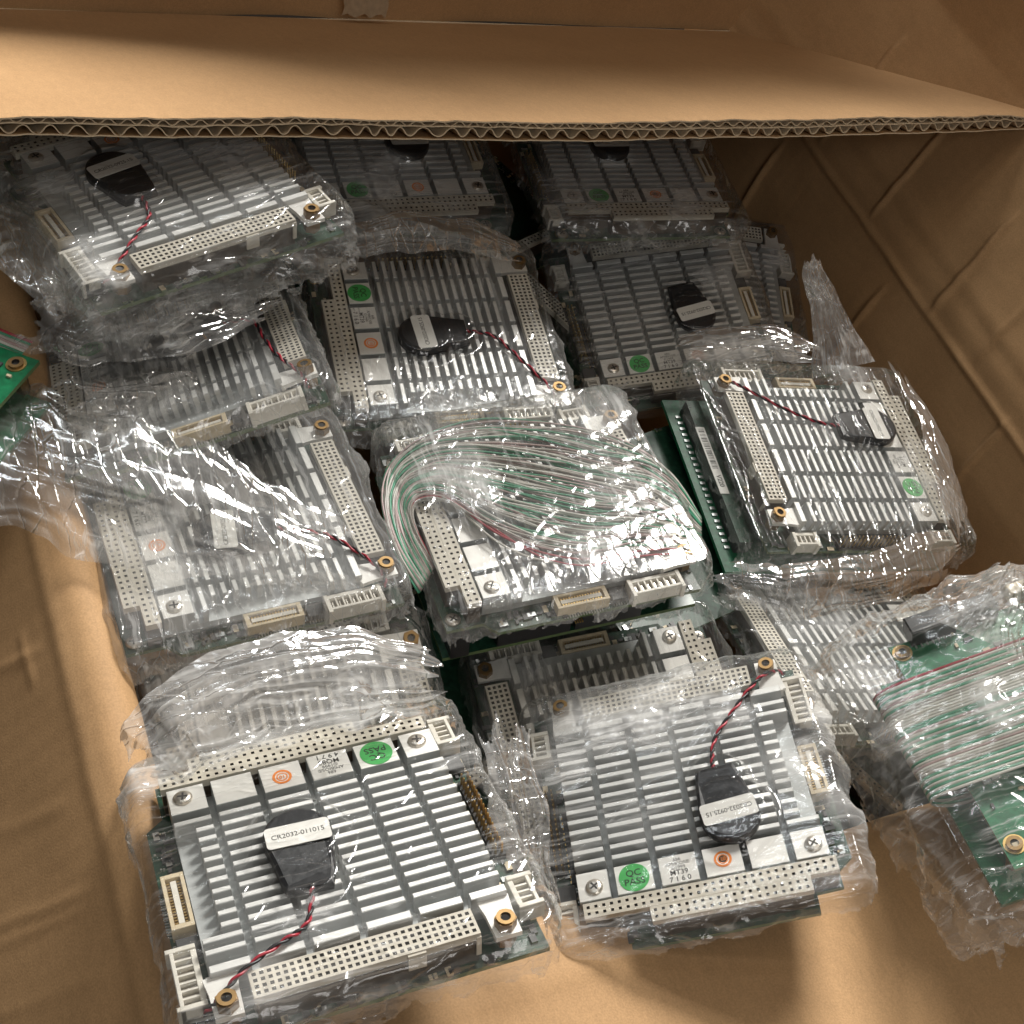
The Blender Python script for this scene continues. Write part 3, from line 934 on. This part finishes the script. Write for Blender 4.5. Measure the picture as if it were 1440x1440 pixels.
Z0 = -LIFT
panel('floor_panel', [(70, Z0 + 5), (545, Z0 + 5)], 90, 620, 'Y', 60, 1, label='bottom of the box in shadow')
panel('side_panel', [(83, Z0), (83, -28), (82.2, -17), (79.5, -10), (75.5, -8), (70, -12), (34, -54), (-20, -132), (-60, -192)], 126, 600, 'Y', 300, 2, rough=0.5, board='board_y', pitch=1.5,
      dents=((113, 126, 112, 600, 0.5, 2.2), (118, 262, 190, 276, 0.6, 1.6), (118, 205, 190, 221, 0.3, 2.2), (118, 176, 190, 190, 0.5, 1.4), (118, 171, 190, 184, 0.4, 1.2),
             (152, 226, 152.6, 226.4, 1.0, 1.0), (118, 150, 190, 163, 0.3, 2), (126, 250, 127, 275, 0.4, 1.4)), label='left wall and outward flap of the box, soft worn rim and dents')
panel('front_panel', [(133, Z0), (133, -36), (132, -28), (129, -21), (123.5, -17), (116, -15.5), (100, -16), (40, -17), (-160, -28)], 84, 545, 'X', 150, 5, rough=0.9,
      dents=((110, 84, 109, 545, 0.6, 3), (150, 200, 190, 215, 0.5, 3), (160, 300, 150, 420, 0.4, 4)), label='brightly lit front wall and outward flap with a soft rim')
o = panel('side_wall', [(503, Z0), (512, -40), (521, 0), (524, 6), (553, 82), (562, 130), (612, 420)][::-1], 60, 640, 'Y', 420, 6, board='board_y', pitch=1.4, rough=0.9,
      dents=((448, 60, 437, 640, 1.5, 1.8), (436, 300, 545, 292, 1.6, 1.6), (443, 372, 375, 380, 2.0, 1.6), (450, 404, 555, 402, 1.8, 1.6),
             (436, 498, 365, 505, 2.2, 1.6), (448, 520, 555, 515, 2.0, 1.8), (439, 335, 335, 345, 1.4, 1.6), (439, 440, 365, 446, 1.6, 1.4), (425, 60, 413, 640, 0.7, 5)),
      label='dark right wall of the box with pressed creases')
panel('side_wall', [(600, Z0), (600, -12), (600, -5)], 60, 530, 'X', 90, 7, label='back wall of the box under the folded flap')
# upright outer flap at the back, cut lower towards the left end
xs, ts = np.linspace(60, 540, 120), np.linspace(0, 1, 60)
Xg, Tg = np.meshgrid(xs, ts, indexing='ij')
top = np.interp(Xg, (60, 270, 370, 546), (100, 240, 410, 425))
Zg = -6 + Tg * (top + 6)
Xg = Xg + np.clip((Xg - 480) / 60, 0, 1) * np.maximum(Zg, 0) * 0.12
Yg = 607 + Zg * 0.05 + (vnoise(Xg / 60, Zg / 60, 808) - .5) * 4
P = np.concatenate([np.stack([Xg, Yg, Zg + LIFT], -1), np.stack([Xg, Yg + 5, Zg + LIFT], -1)[:, ::-1]], 1)
link('flap', grid_mesh('flap', P, M['board']), box, label='upright outer flap at the back of the box')

# the back flap, folded in: double-wall board with its fluted edge towards us
def flap_point(X, s, n):
    """s from the free edge to the hinge, n through the thickness (0 bottom, 7.4 top)"""
    a = math.atan2(-90.0, 193.0)
    Y0, Zf = 407.0, 79.2
    sag = 4.2 * np.sin(np.clip((X - 40) / 500, 0, 1) * math.pi) + 0.9 * (vnoise(X / 45, X * 0, 77) - .5)
    yy = Y0 + s * math.cos(a) - n * math.sin(a) * 1.0 + (vnoise(X / 60, X * 0 + 4, 78) - .5) * 3.0 * np.exp(-s / 25)
    zz = Zf + s * math.sin(a) + n * math.cos(a) - sag * np.exp(-s / 120)
    return np.stack([X, yy, zz + LIFT], -1)
flap = None
FX0, FX1, FL = 40.0, 577.0, 213.0
def crush_at(X):
    return 1 - 0.24 * np.clip(vnoise(X / 30, X * 0 + 2, 91) * 3 - 1.9, 0, 1) - 0.07 * vnoise(X / 9, X * 0 + 3, 92)
def liner(n0, th, depth, m, seed, taper=True):
    xs = np.linspace(FX0, FX1, 500)
    ss = np.r_[0, np.linspace(0.6, 6, 6), np.linspace(10, depth, max(4, int(depth / 5)))]
    X, Sg = np.meshgrid(xs, ss, indexing='ij')
    jag = (vnoise(X / 2.2, X * 0, seed + 3) - 0.5) * 0.5
    c = crush_at(X) * np.exp(-Sg / 8) + (1 - np.exp(-Sg / 8))
    wav = (vnoise(X / 5.0, X * 0 + 1, seed) - .5) * 0.5 * np.exp(-Sg / 6) + (vnoise(X / 70, Sg / 70, seed + 7) - .5) * 1.2
    a = flap_point(X, Sg + jag * (Sg < 0.1), n0 * c + wav)
    b = flap_point(X, Sg + jag * (Sg < 0.1), n0 * c + wav - th)
    nu, nv = X.shape
    idx = np.arange(nu * nv).reshape(nu, nv)
    q = np.stack([idx[:-1, :-1], idx[1:, :-1], idx[1:, 1:], idx[:-1, 1:]], -1).reshape(-1, 4)
    e = np.stack([idx[:-1, 0], idx[1:, 0], idx[1:, 0] + nu * nv, idx[:-1, 0] + nu * nv], -1)
    e2 = np.stack([idx[0, :-1], idx[0, 1:], idx[0, 1:] + nu * nv, idx[0, :-1] + nu * nv], -1)
    e3 = np.stack([idx[-1, :-1], idx[-1, 1:], idx[-1, 1:] + nu * nv, idx[-1, :-1] + nu * nv], -1)
    me = bpy.data.meshes.new('liner')
    V = np.concatenate([a.reshape(-1, 3), b.reshape(-1, 3)]) * MM
    me.from_pydata(V.tolist(), [], np.concatenate([q, q[:, ::-1] + nu * nv, e, e2, e3]).tolist())
    me.materials.append(m); me.materials.append(M['liner'])
    nq = 2 * len(q)
    me.polygons.foreach_set('use_smooth', [True] * nq + [False] * (len(e) + len(e2) + len(e3)))
    me.polygons.foreach_set('material_index', [0] * nq + [1] * (len(e) + len(e2) + len(e3)))
    me.update()
    return me
flap = link('flap', liner(7.5, 0.55, FL, M['board'], 101), box, label='back flap folded inwards, lit from the left, double-wall edge showing')
link('liner', liner(4.8, 0.42, 24, M['liner'], 111), flap)
link('liner', liner(0.5, 0.5, FL, M['board'], 121), flap)
def fluting(n0, n1, lam, depth, seed):
    xs = np.arange(FX0, FX1, lam / 14)
    ph = xs / lam * 2 * math.pi + (vnoise(xs / 22, xs * 0, seed) - .5) * 4.2
    w = np.sin(ph); w = np.sign(w) * np.abs(w) ** 0.8
    mid, am = (n0 + n1) / 2, (n1 - n0) / 2
    n = (mid + am * w) * crush_at(xs) + (vnoise(xs / 3, xs * 0, seed + 2) - .5) * 0.25
    dn = np.cos(ph)
    th = 0.2
    # offset normal to the wave so that the paper keeps its thickness on the slopes
    sl = np.gradient(n, xs); ln = np.sqrt(1 + sl * sl)
    V, F = [], []
    ss = (0.5, 4.0, 12.0, depth)
    k = len(xs)
    for sg in (1, -1):
        for s in ss:
            X = xs - sg * th * sl / ln
            V.append(flap_point(X, np.full_like(X, s) + (vnoise(xs / 2, xs * 0, seed + 5) - .5) * 0.5 * (s < 1), n + sg * th / ln))
    V = np.concatenate(V) * MM
    idx = np.arange(8 * k).reshape(2, 4, k)
    for sgi in (0, 1):
        for j in range(3):
            q = np.stack([idx[sgi, j, :-1], idx[sgi, j, 1:], idx[sgi, j + 1, 1:], idx[sgi, j + 1, :-1]], -1)
            F.append(q)
    F.append(np.stack([idx[0, 0, :-1], idx[0, 0, 1:], idx[1, 0, 1:], idx[1, 0, :-1]], -1))
    me = bpy.data.meshes.new('fluting')
    me.from_pydata(V.tolist(), [], np.concatenate(F).tolist())
    me.materials.append(M['liner'])
    me.update()
    return me
link('fluting', fluting(5.0, 6.8, 7.0, 24, 131), flap)
link('fluting', fluting(0.8, 4.2, 8.7, 24, 141), flap)
# scrap of clear tape left on the hinge
P = np.zeros((14, 6, 3))
for i, x in enumerate(np.linspace(268, 292, 14)):
    for j, s in enumerate(np.linspace(0, 1, 6)):
        P[i, j] = (x + (vnoise(np.array([s * 3.0]), np.array([i * 1.0]), 5)[0] - .5) * 2, 596 + s * 3, 3 + LIFT + s * 9 + 1.2 * math.sin(i * 1.3 + s * 2))
link('tape_strip', grid_mesh('tape_strip', P, M['tape']), box)

# ------------------------------------------------------------------ wrapped boards
CRUSH = {
'A': [(59.6, -8.4, 18, 1), (18.3, -0.6, 15, 1), (36.0, -12.3, 16, 1), (90.3, 6.8, 14, 0.9), (57.0, 72.6, 8, 0.3), (72.6, 91.1, 9, 0.5)],
'B': [(34.7, 83.0, 22, 1.1), (16.8, 84.4, 14, 0.9), (4.0, 65.8, 10, 0.6), (81.9, 46.8, 11, 0.9), (96.9, 67.1, 10, 0.9), (91.9, 30.3, 10, 0.8), (59.7, 79.8, 14, 0.8)],
'C': [(28.3, 38.9, 26, 0.7), (55.3, 42.2, 18, 0.5), (70.0, 21.2, 12, 0.4)],
'D': [(31.7, 21.6, 16, 1.1), (49.4, 75.4, 12, 0.45), (15.6, 85.5, 18, 0.5), (77.8, 55.9, 12, 0.5), (3.7, 21.6, 10, 0.4)],
'E': [(91.8, 23.8, 12, 0.8), (19.9, 12.8, 14, 1), (40.3, 11.2, 10, 0.5)],
'F': [(58.7, 34.3, 22, 0.8), (39.6, 64.1, 15, 0.3), (14.4, 16.7, 14, 0.5)],
'G': [(78.2, 37.4, 16, 1), (89.8, 86.7, 16, 0.8), (14.3, 46.8, 18, 0.6), (44.8, 31.6, 12, 0.5)],
'H': [(7.3, 81.9, 12, 0.4), (87.4, 46.8, 14, 0.5)],
'I': [(70.5, 63.5, 12, 0.7), (58.5, 21.5, 16, 0.6), (39.5, 86.5, 16, 0.5)],
'J': [(36.2, 25.4, 18, 0.9), (26.1, -1.5, 14, 0.9), (65.5, 5.3, 10, 0.5)],
'L': [(15.1, 10.0, 20, 0.6), (62.0, 9.0, 16, 0.8), (33.9, -11.8, 16, 0.5)],
'M': [(3.8, 22.2, 26, 1), (17.8, 68.8, 20, 1), (-3.0, 48.5, 16, 0.5)],
'N': [(75.1, 71.4, 12, 0.5), (67.9, 39.3, 14, 0.4)],
'O': [(66.0, 59.4, 24, 0.7), (81.0, 76.4, 18, 0.6), (23.7, 63.0, 22, 0.6)],
'P': [(20.8, 54.1, 12, 1), (-16.2, 53.3, 10, 0.5), (51.2, 114.4, 12, 0.6)],
'S': [(-19.5, 23.0, 20, 1)],
'K': [(80.8, 70.1, 12, 0.6)],
'R': [],
}
PATH = {
'C_tail': [(65.7, 305.3, 8.0), (35.1, 306.6, 10.0), (4.7, 312.5, 12.0), (-32.1, 318.2, 12.0), (-69.2, 328.0, 8.0), (-92.7, 338.0, 2.0)],
'E_tail': [(271.8, 469.0, 2.0), (265.5, 482.6, 10.0), (256.0, 491.0, 22.0), (246.4, 493.9, 32.0), (240.8, 496.3, 44.0)],
'I_flap': [(195.6, 476.1, -20.0), (217.8, 484.0, -12.0), (244.3, 488.0, -6.0), (271.4, 481.9, -4.0)],
'P_tip': [(265.5, 280.0, 58.0), (268.8, 290.1, 66.0), (271.4, 301.8, 78.0)],
'A_side': [(102.0, 245.3, 28.0), (108.3, 219.1, 24.0), (115.1, 195.2, 16.0), (124.9, 177.0, 0.0)],
'A_back': [(-4.3, 200.7, 30.0), (4.8, 213.8, 38.0), (24.9, 228.1, 42.0), (53.7, 238.3, 42.0), (85.9, 245.4, 36.0)],
'G_side': [(-75.9, 378.8, 30.0), (-50.0, 369.5, 34.0), (-19.2, 374.6, 38.0), (20.4, 403.6, 42.0)],
'S_side': [(-97.9, 411.2, 36.0), (-76.2, 401.9, 40.0), (-60.3, 383.9, 40.0), (-48.7, 375.4, 34.0)],
'E_front': [(194.1, 339.3, -8.0), (224.6, 332.9, 0.0), (269.4, 348.9, 2.0), (319.5, 383.8, -4.0)],
'E_right': [(299.9, 488.5, 0.0), (311.8, 443.6, 2.0), (315.7, 407.9, 0.0), (316.5, 380.8, -6.0)],
'F_front': [(-59.0, 346.1, 14.0), (-31.3, 353.4, 16.0), (2.5, 366.2, 14.0), (36.4, 381.1, 8.0)],
'H_top': [(33.5, 456.3, 20.0), (58.6, 469.2, 24.0), (90.0, 482.3, 20.0), (118.3, 489.2, 10.0)],
}
RIBBON_OUT = [(71.6, -6.3, -6), (53.8, -11.5, -1), (31.2, -10.5, 2), (13.3, -1.6, 3), (2.8, 16.0, 3.5), (1.2, 39.6, 3.5), (9.6, 66.3, 3.5), (22.2, 85.6, 3), (33.3, 97.8, 2), (47.1, 104.7, -2), (61.7, 108.4, -8)]
RIBBON_IN = [(61.7, 2.4, -6), (51.2, -0.6, -1), (39.9, -1.5, 2), (34.8, 4.0, 3), (39.0, 13.7, 3.5), (59.0, 23.8, 3.5), (73.1, 35.4, 3.5), (81.2, 51.6, 3), (80.8, 71.2, 2), (80.4, 89.0, -2), (78.7, 100.9, -8)]

G = 'circuit boards in clear film piled in the box'
def FK(k, **kw):
    kw['crush'] = CRUSH[k]
    return kw

LOWER = thing('buried_circuit_board', 'dark circuit board buried in the gaps under the pile', 'circuit board', 'boards buried under the pile', Matrix.Translation(Vector((0.19, 0.33, 0.012))) @ Matrix.Rotation(0.45, 4, 'Z'))
link('circuit_board', ME_PCB, LOWER); link('bus_connector', ME_BUS, LOWER); link('pin_grid_connector', ME_PCI, LOWER); link('surface_components', ME_SMD, LOWER, kind='stuff')
def dup(root, mtx):
    r = root.copy(); COL.objects.link(r); r.matrix_world = mtx
    for ch in list(root.children):
        c = ch.copy(); COL.objects.link(c); c.parent = r
    return r
for (X, Y, z, a) in ((300, 330, 34, 0.35), (300, 430, 30, -1.2), (200, 240, 30, 0.4), (330, 170, 20, 2.0), (330, 520, 30, 0.4), (180, 440, 40, 0.3), (420, 200, 16, 0.5), (325, 290, 52, 0.2)):
    w = Matrix.Rotation(BOXA, 4, 'Z') @ Vector((X * MM, Y * MM, z * MM))
    r = dup(LOWER, Matrix.Translation(w) @ Matrix.Rotation(a + 0.4, 4, 'Z'))
    if X == 325:      # only its bare face shows between the two packages
        for ch in list(r.children):
            if 'connector' in ch.name:
                bpy.data.objects.remove(ch)

b_M = make_board('M', 'mostly covered board whose gold pin row shows under crumpled film at the left', G, 31, stickers=False, battery=False, film=FK('M', amp=0.6))
b_N = make_board('N', 'half hidden board with short upright fins behind the two front boards', G, 37, stickers=False, battery=False, film=FK('N', amp=0.3))
b_O = make_board('O', 'board under heavily crumpled film left of the grey green ribbon cable package', G, 41, stickers=False, battery=False, film=FK('O', amp=0.8, wild=1.3, haze=0.03))
b_K = make_board('K', 'low board of which only a sliver of dim fins shows at the right wall', G, 43, stickers=False, battery=False, film=FK('K', amp=0.5))
b_F = make_board('F', 'board with pale battery label under the tilted board at the left', G, 47, batt=(40, 50, 0.1), cell='CR2032-0925.15', film=FK('F', amp=0.6, haze=0.06))
b_S = make_board('S', 'board at the top left edge showing one silver screw pad', G, 53, stickers=False, battery=False, film=FK('S', amp=0.6))
b_J = make_board('J', 'shaded board at the back centre just under the corrugated flap edge', G, 59, batt=(53, 46, 0.0), cell='CR2032-0925.15', film=FK('J', amp=0.7, haze=0.06))
b_L = make_board('L', 'darkest board at the back right under the flap beside the wall', G, 61, batt=(37, 55, 0.0), wire=False, film=FK('L', amp=0.6))
b_I = make_board('I', 'board with a faded green sticker and blurred battery label near the wall', G, 67, batt=(55.7, 41, 0.15), cell='CR2032-0925.15', wire=False, film=FK('I', amp=0.6, haze=0.04))
b_H = make_board('H', 'board with a sideways green pass sticker under tightly stretched film behind the loose wires', G, 71, batt=(50, 40, 0.05), film=FK('H', amp=0.35, haze=0.03, clear=((21, 18, 8), (50, 18, 8))))
b_C = make_board('C', 'board beneath the loose film sheet that trails over the left rim', G, 73, batt=(53.7, 41, -0.15), film=FK('C', amp=0.6, haze=0.21))
b_D = make_board('D', 'board covered by a fan of loose green and grey wires in the centre', G, 79, stickers=False, battery=False, lower=True, film=FK('D', amp=0.55, top=6.2, haze=0.0))
b_E = make_board('E', 'raised board at the right with a bright green lower board and barcode label', G, 83, batt=(55, 25, 0.0), film=FK('E', amp=0.4, rect=(-9.0, 93, -2, 106)))
b_G = make_board('G', 'tilted board lying on top at the upper left with its side edge showing', G, 89, batt=(60, 40, 0.1), film=FK('G', amp=0.55, drop=27, fat=4))
b_B = make_board('B', 'front board with a crisp QC PASS sticker and firmware label MT39 7160', G, 97, batt=(56.5, 33, 0.08), cell='CR2032-0925.15', film=FK('B', amp=0.28, clear=((15, 18, 11), (36, 18, 11), (56, 18, 11), (77, 18, 9)), drop=9, fat=2.4))
b_A = make_board('A', 'front left board with upside down QC PASS sticker and firmware label MQ83 4971', G, 103, batt=(52.5, 46, -0.05), cell='CR2032-011015', bios=('686\nAMIBIOS\u00ae\n\u00a91999', 'MQ83\n4 9 7 1'),
                 film=FK('A', amp=0.25, clear=((15, 18, 11), (36, 18, 11), (56, 18, 11), (77, 18, 9), (20, 50, 18), (20, 70, 12))))

# the raised board's lower board sticks out and carries a barcode label
b = MB()
b.box(-4, 93, 0, 109, -27.6, -26.0, M['green'], top=M['mid'])
b.box(6, 86, 95.5, 102, -26.0, -18.5, M['chip'], top=M['pcb'])
link('circuit_board', shift(b).mesh('circuit_board'), b_E, label='bright green lower circuit board')
b = MB(); b.box(32, 70, 98.2, 102.6, -18.4, -18.1, M['paper']); lb = link('barcode_label', shift(b).mesh('barcode_label'), b_E)
b = MB(); rr = random.Random(8); x = 46.0
while x < 69:
    w = rr.choice((0.25, 0.4, 0.7)); b.box(x, x + w, 99.0, 101.8, -18.1, -18.06, M['ink']); x += w + rr.choice((0.3, 0.45, 0.7))
link('bars', shift(b).mesh('bars'), lb)
link('lettering', lettering('V220', 3.2, M['ink'], bold=0.05), lb, L3((39, 100.4, -18.06)), math.pi)
b = MB()
for k in range(22):
    b.box(8 + 3.5 * k, 9.4 + 3.5 * k, 103, 105.5, -26, -25.4, M['solder'])
link('surface_components', shift(b).mesh('surface_components'), b_E, kind='stuff')

# loose wires fanned over the centre board
def resample(pts, n):
    p = np.array(pts, float)
    k = np.linspace(0, 1, len(p)); t = np.linspace(0, 1, n)
    c = np.stack([np.interp(t, k, p[:, i]) for i in range(3)], 1)
    for _ in range(14):
        c[1:-1] = 0.25 * c[:-2] + 0.5 * c[1:-1] + 0.25 * c[2:]
    return c
ro, ri = resample(RIBBON_OUT, 90), resample(RIBBON_IN, 90)
NW = 96
wc = ['wgreen', 'wgrey', 'wpink', 'wwhite', 'wgrey', 'wgreen', 'wwhite', 'wpink']
for k in range(NW):
    t = np.linspace(0, 1, 90)
    f = np.clip(k / (NW - 1.0) + (vnoise(t * 4.5, t * 0 + k * 2.3, 600 + k) - .5) * 0.13, -0.03, 1.03)[:, None]
    c = ro * (1 - f) + ri * f
    wob = (vnoise(t * 7 + k * 3.1, t * 0, 300 + k) - .5)
    wz = (vnoise(t * 6 + k * 1.7, t * 0, 400 + k) - .5)
    c[:, 1] += wob * 3.0 * np.sin(t * math.pi); c[:, 0] += (vnoise(t * 6, t * 0 + k, 500 + k) - .5) * 3.0 * np.sin(t * math.pi)
    c[:, 2] += 0.6 + wz * 1.2 + (k % 3) * 0.4
    b = MB(); b.tube([L3(p) for p in c], 0.44, M['red' if k in (NW - 1, NW - 2) else wc[(k * 5 + k // 7) % 8]], n=6)
    link('loose_wire', b.mesh('loose_wire', smooth=True), b_D, label='red wire at the edge of the fan' if k >= NW - 2 else None)

# ------------------------------------------------------------------ packages with a bare green board
def green_board(key, label, group):
    root = thing('wrapped_green_board', label, 'circuit board', group, pose_matrix(key))
    b = MB()
    b.box(0, 90, 0, 96, -1.6, 0, M['edge'], top=M['green'])
    rr = random.Random(12)
    link('circuit_board', shift(b).mesh('circuit_board'), root)
    b = MB()
    b.box(-6, 96, 38 if key == 'R' else -4, 90, -14.6, -13, M['edge'], top=M['green'])
    link('circuit_board', shift(b).mesh('circuit_board'), root, label='second green board underneath')
    b = MB()
    for k in range(130):
        x, y = rr.uniform(3, 88), rr.uniform(2, 94)
        w, h = rr.choice(((0.9, 0.5), (0.5, 0.9), (1.4, 0.8)))
        b.box(x - w, x + w, y - h, y + h, 0, 0.8, rr.choice((M['solder'], M['chip'], M['cream'])))
    for k in range(26):
        for j in (0, 1):
            b.disc(16 + 2.54 * k, 76.5 + 2.54 * j, 0.75, 0, 0.9, 8, M['solder'], r_top=0.25)
    link('solder_joints', shift(b).mesh('solder_joints'), root, kind='stuff')
    for (x, y) in ((4, 8), (3.6, 91.8), (84, 91), (85, 6)):
        b = MB()
        b.ring(0, 0, 3.6, 1.9, 0, 0.35, 20, M['gold'], inner=M['hole'], depth=-1.5)
        b.ring(0, 0, 2.7, 1.4, 0.3, 1.3, 16, M['brass'], inner=M['hole'], depth=0.2)
        link('mounting_ring', b.mesh('mounting_ring'), root, L3((x, y, 0.02)))
        b = MB(); b.disc(0, 0, 2.6, -13, -1.6, 6, M['brass']); link('standoff', b.mesh('standoff'), root, L3((x, y, 0)))
    return root

b_P = green_board('P', 'film wrapped green board under a wide grey green ribbon cable at the right edge', 'green boards with ribbon cable')
for (x0, x1, y0, y1, h, m) in ((8, 25, 93, 101, 8, 'black'), (28, 42, 94, 101, 7, 'chip'), (62, 72, 94, 102, 8, 'black'), (48, 58, 97, 102, 6, 'cream'), (14, 26, 97, 101, 5, 'black'), (74, 88, 94, 101, 7, 'black')):
    b = MB(); b.box(x0, x1, y0, y1, 0, h, M[m], ch=0.5)
    for k in range(int((x1 - x0) / 2.2)):
        b.box(x0 + 1.2 + 2.2 * k - .3, x0 + 1.2 + 2.2 * k + .3, y0 - 1.4, y0, 0.02, 0.5, M['solder'])
    link('connector', shift(b).mesh('connector'), b_P)
def ribbon(root, y0, y1, n, seed, path):
    b = MB()
    rr = random.Random(seed)
    p = resample(path, 60)
    pitch = (y1 - y0) / n
    for k in range(n):
        y = y0 + (k + .5) * pitch
        m = M['red'] if k >= n - 1 else M[('wwhite', 'wgreen', 'wgrey', 'wgreen', 'wwhite', 'wpink')[k % 6] if rr.random() < 0.75 else rr.choice(('wgreen', 'wgrey', 'wwhite'))]
        vs = []
        for i in range(len(p)):
            t = i / 59.0
            yy = y + p[i][1] + 0.5 * math.sin(t * 7 + 0.3)
            zz = p[i][2] + 0.8 * math.sin(t * 5 + k * 0.08)
            j0, j1 = max(0, i - 1), min(59, i + 1)
            tx, tz = p[j1][0] - p[j0][0], p[j1][2] - p[j0][2]
            l = math.hypot(tx, tz) + 1e-6
            nx_, nz_ = -tz / l, tx / l
            for a in (-1, -0.55, 0, 0.55, 1):
                hgt = 0.32 * math.sqrt(max(0, 1 - a * a))
                vs.append(L3((p[i][0] + nx_ * hgt, yy + a * pitch * 0.48, zz + nz_ * hgt)))
        fs = [(i * 5 + q, i * 5 + q + 1, (i + 1) * 5 + q + 1, (i + 1) * 5 + q) for i in range(59) for q in range(4)]
        b.add(vs, fs, m)
    return link('ribbon_cable', b.mesh('ribbon_cable', smooth=True), root)
ribbon(b_P, 30.0, 77.0, 42, 5, [(22, 0, -7), (4, 0, -8), (-9, 0, -6), (-15, 0, 0), (-13.5, 0, 4), (-8, 0, 6.5), (12, 0, 7), (35, 0, 7), (60, 0, 7), (96, 0, 7)])
link('plastic_wrap', film_sheet(107, amp=0.6, crush=CRUSH['P'], rect=(-15, 98, -2, 100), top=9.5, drop=34, fat=9, wild=1.5, rise=((30, 92, 18, 3),)), b_P)

b_R = green_board('R', 'bare corner of a green board with a gold ring at the left edge', 'green boards with ribbon cable')
ribbon(b_R, 97.0, 108.0, 9, 6, [(20, 0, -12), (40, 0, -5), (60, 0, -3), (78, 0, -6)])
b = MB(); b.box(60, 76, 70, 82, -13, -5, M['white'], ch=0.4); link('connector', shift(b).mesh('connector'), b_R)

# ------------------------------------------------------------------ gathered ends and slack lengths of film, each with the package it wraps
UP = [(0, 0, 1)] * 2
add_tail(b_C, 'wrap_tail', (PATH['C_tail'], (9, 17, 24, 27, 28, 28), [(0.1, -0.3, 1)] * 6, 201), dict(lam=16.0, bow=0.10, pleats=4, amp=1.5, nu=220, nv=110, haze=0.3, m='film'))
add_tail(b_E, 'wrap_tail', (PATH['E_tail'], (16, 9, 6, 5, 2), [(-0.3, -1, 0.3)] * 5, 211), dict(joined=True, lam=8.0, pleats=5, amp=1.6, nu=120, nv=60, haze=0.46))
add_tail(b_I, 'wrap_tail', (PATH['I_flap'], (9, 10, 9, 4), [(0, -0.4, 1)] * 4, 221), dict(pleats=3, amp=1.0, nu=110, nv=50, haze=0.46))
add_tail(b_P, 'wrap_tail', (PATH['P_tip'], (16, 12, 4), [(-0.4, -1, 0.4)] * 3, 231), dict(joined=True, pleats=5, amp=1.8, nu=90, nv=60, haze=0.41))
add_tail(b_B, 'wrap_tail', (PATH['A_side'], (7, 9, 8, 7), [(0, -0.3, 1)] * 4, 241), dict(pleats=5, amp=1.9, nu=160, nv=60, haze=0.32))
add_tail(b_A, 'wrap_tail', (PATH['A_back'], (10, 14, 15, 14, 9), [(0, -0.35, 1)] * 5, 251), dict(pleats=4, amp=2.6, lam=17.0, nu=280, nv=130, haze=0.5))
add_tail(b_G, 'wrap_tail', (PATH['G_side'], (16, 14, 11, 9), [(0, -0.5, 1)] * 4, 261), dict(pleats=5, amp=1.6, nu=180, nv=80, haze=0.26, m='film'))
add_tail(b_S, 'wrap_tail', (PATH['S_side'], (15, 16, 14, 9), [(0.3, -0.3, 1)] * 4, 271), dict(pleats=6, amp=2.1, nu=150, nv=80, haze=0.31))
add_tail(b_O, 'wrap_tail', (PATH['E_front'], (8, 12, 12, 8), [(0, -0.5, 1)] * 4, 281), dict(pleats=5, amp=1.8, nu=180, nv=70, haze=0.28))
add_tail(b_E, 'wrap_tail', (PATH['E_right'], (6, 9, 11, 9), [(0.5, -0.2, 1)] * 4, 291), dict(pleats=5, amp=1.8, nu=160, nv=70, haze=0.36))
add_tail(b_F, 'wrap_tail', (PATH['F_front'], (9, 11, 9, 6), [(0, -0.5, 1)] * 4, 301), dict(pleats=6, amp=1.9, nu=200, nv=70, haze=0.31))
add_tail(b_H, 'wrap_tail', (PATH['H_top'], (8, 9, 7, 5), [(0, -0.6, 1)] * 4, 311), dict(pleats=5, amp=1.4, nu=160, nv=60, haze=0.36))
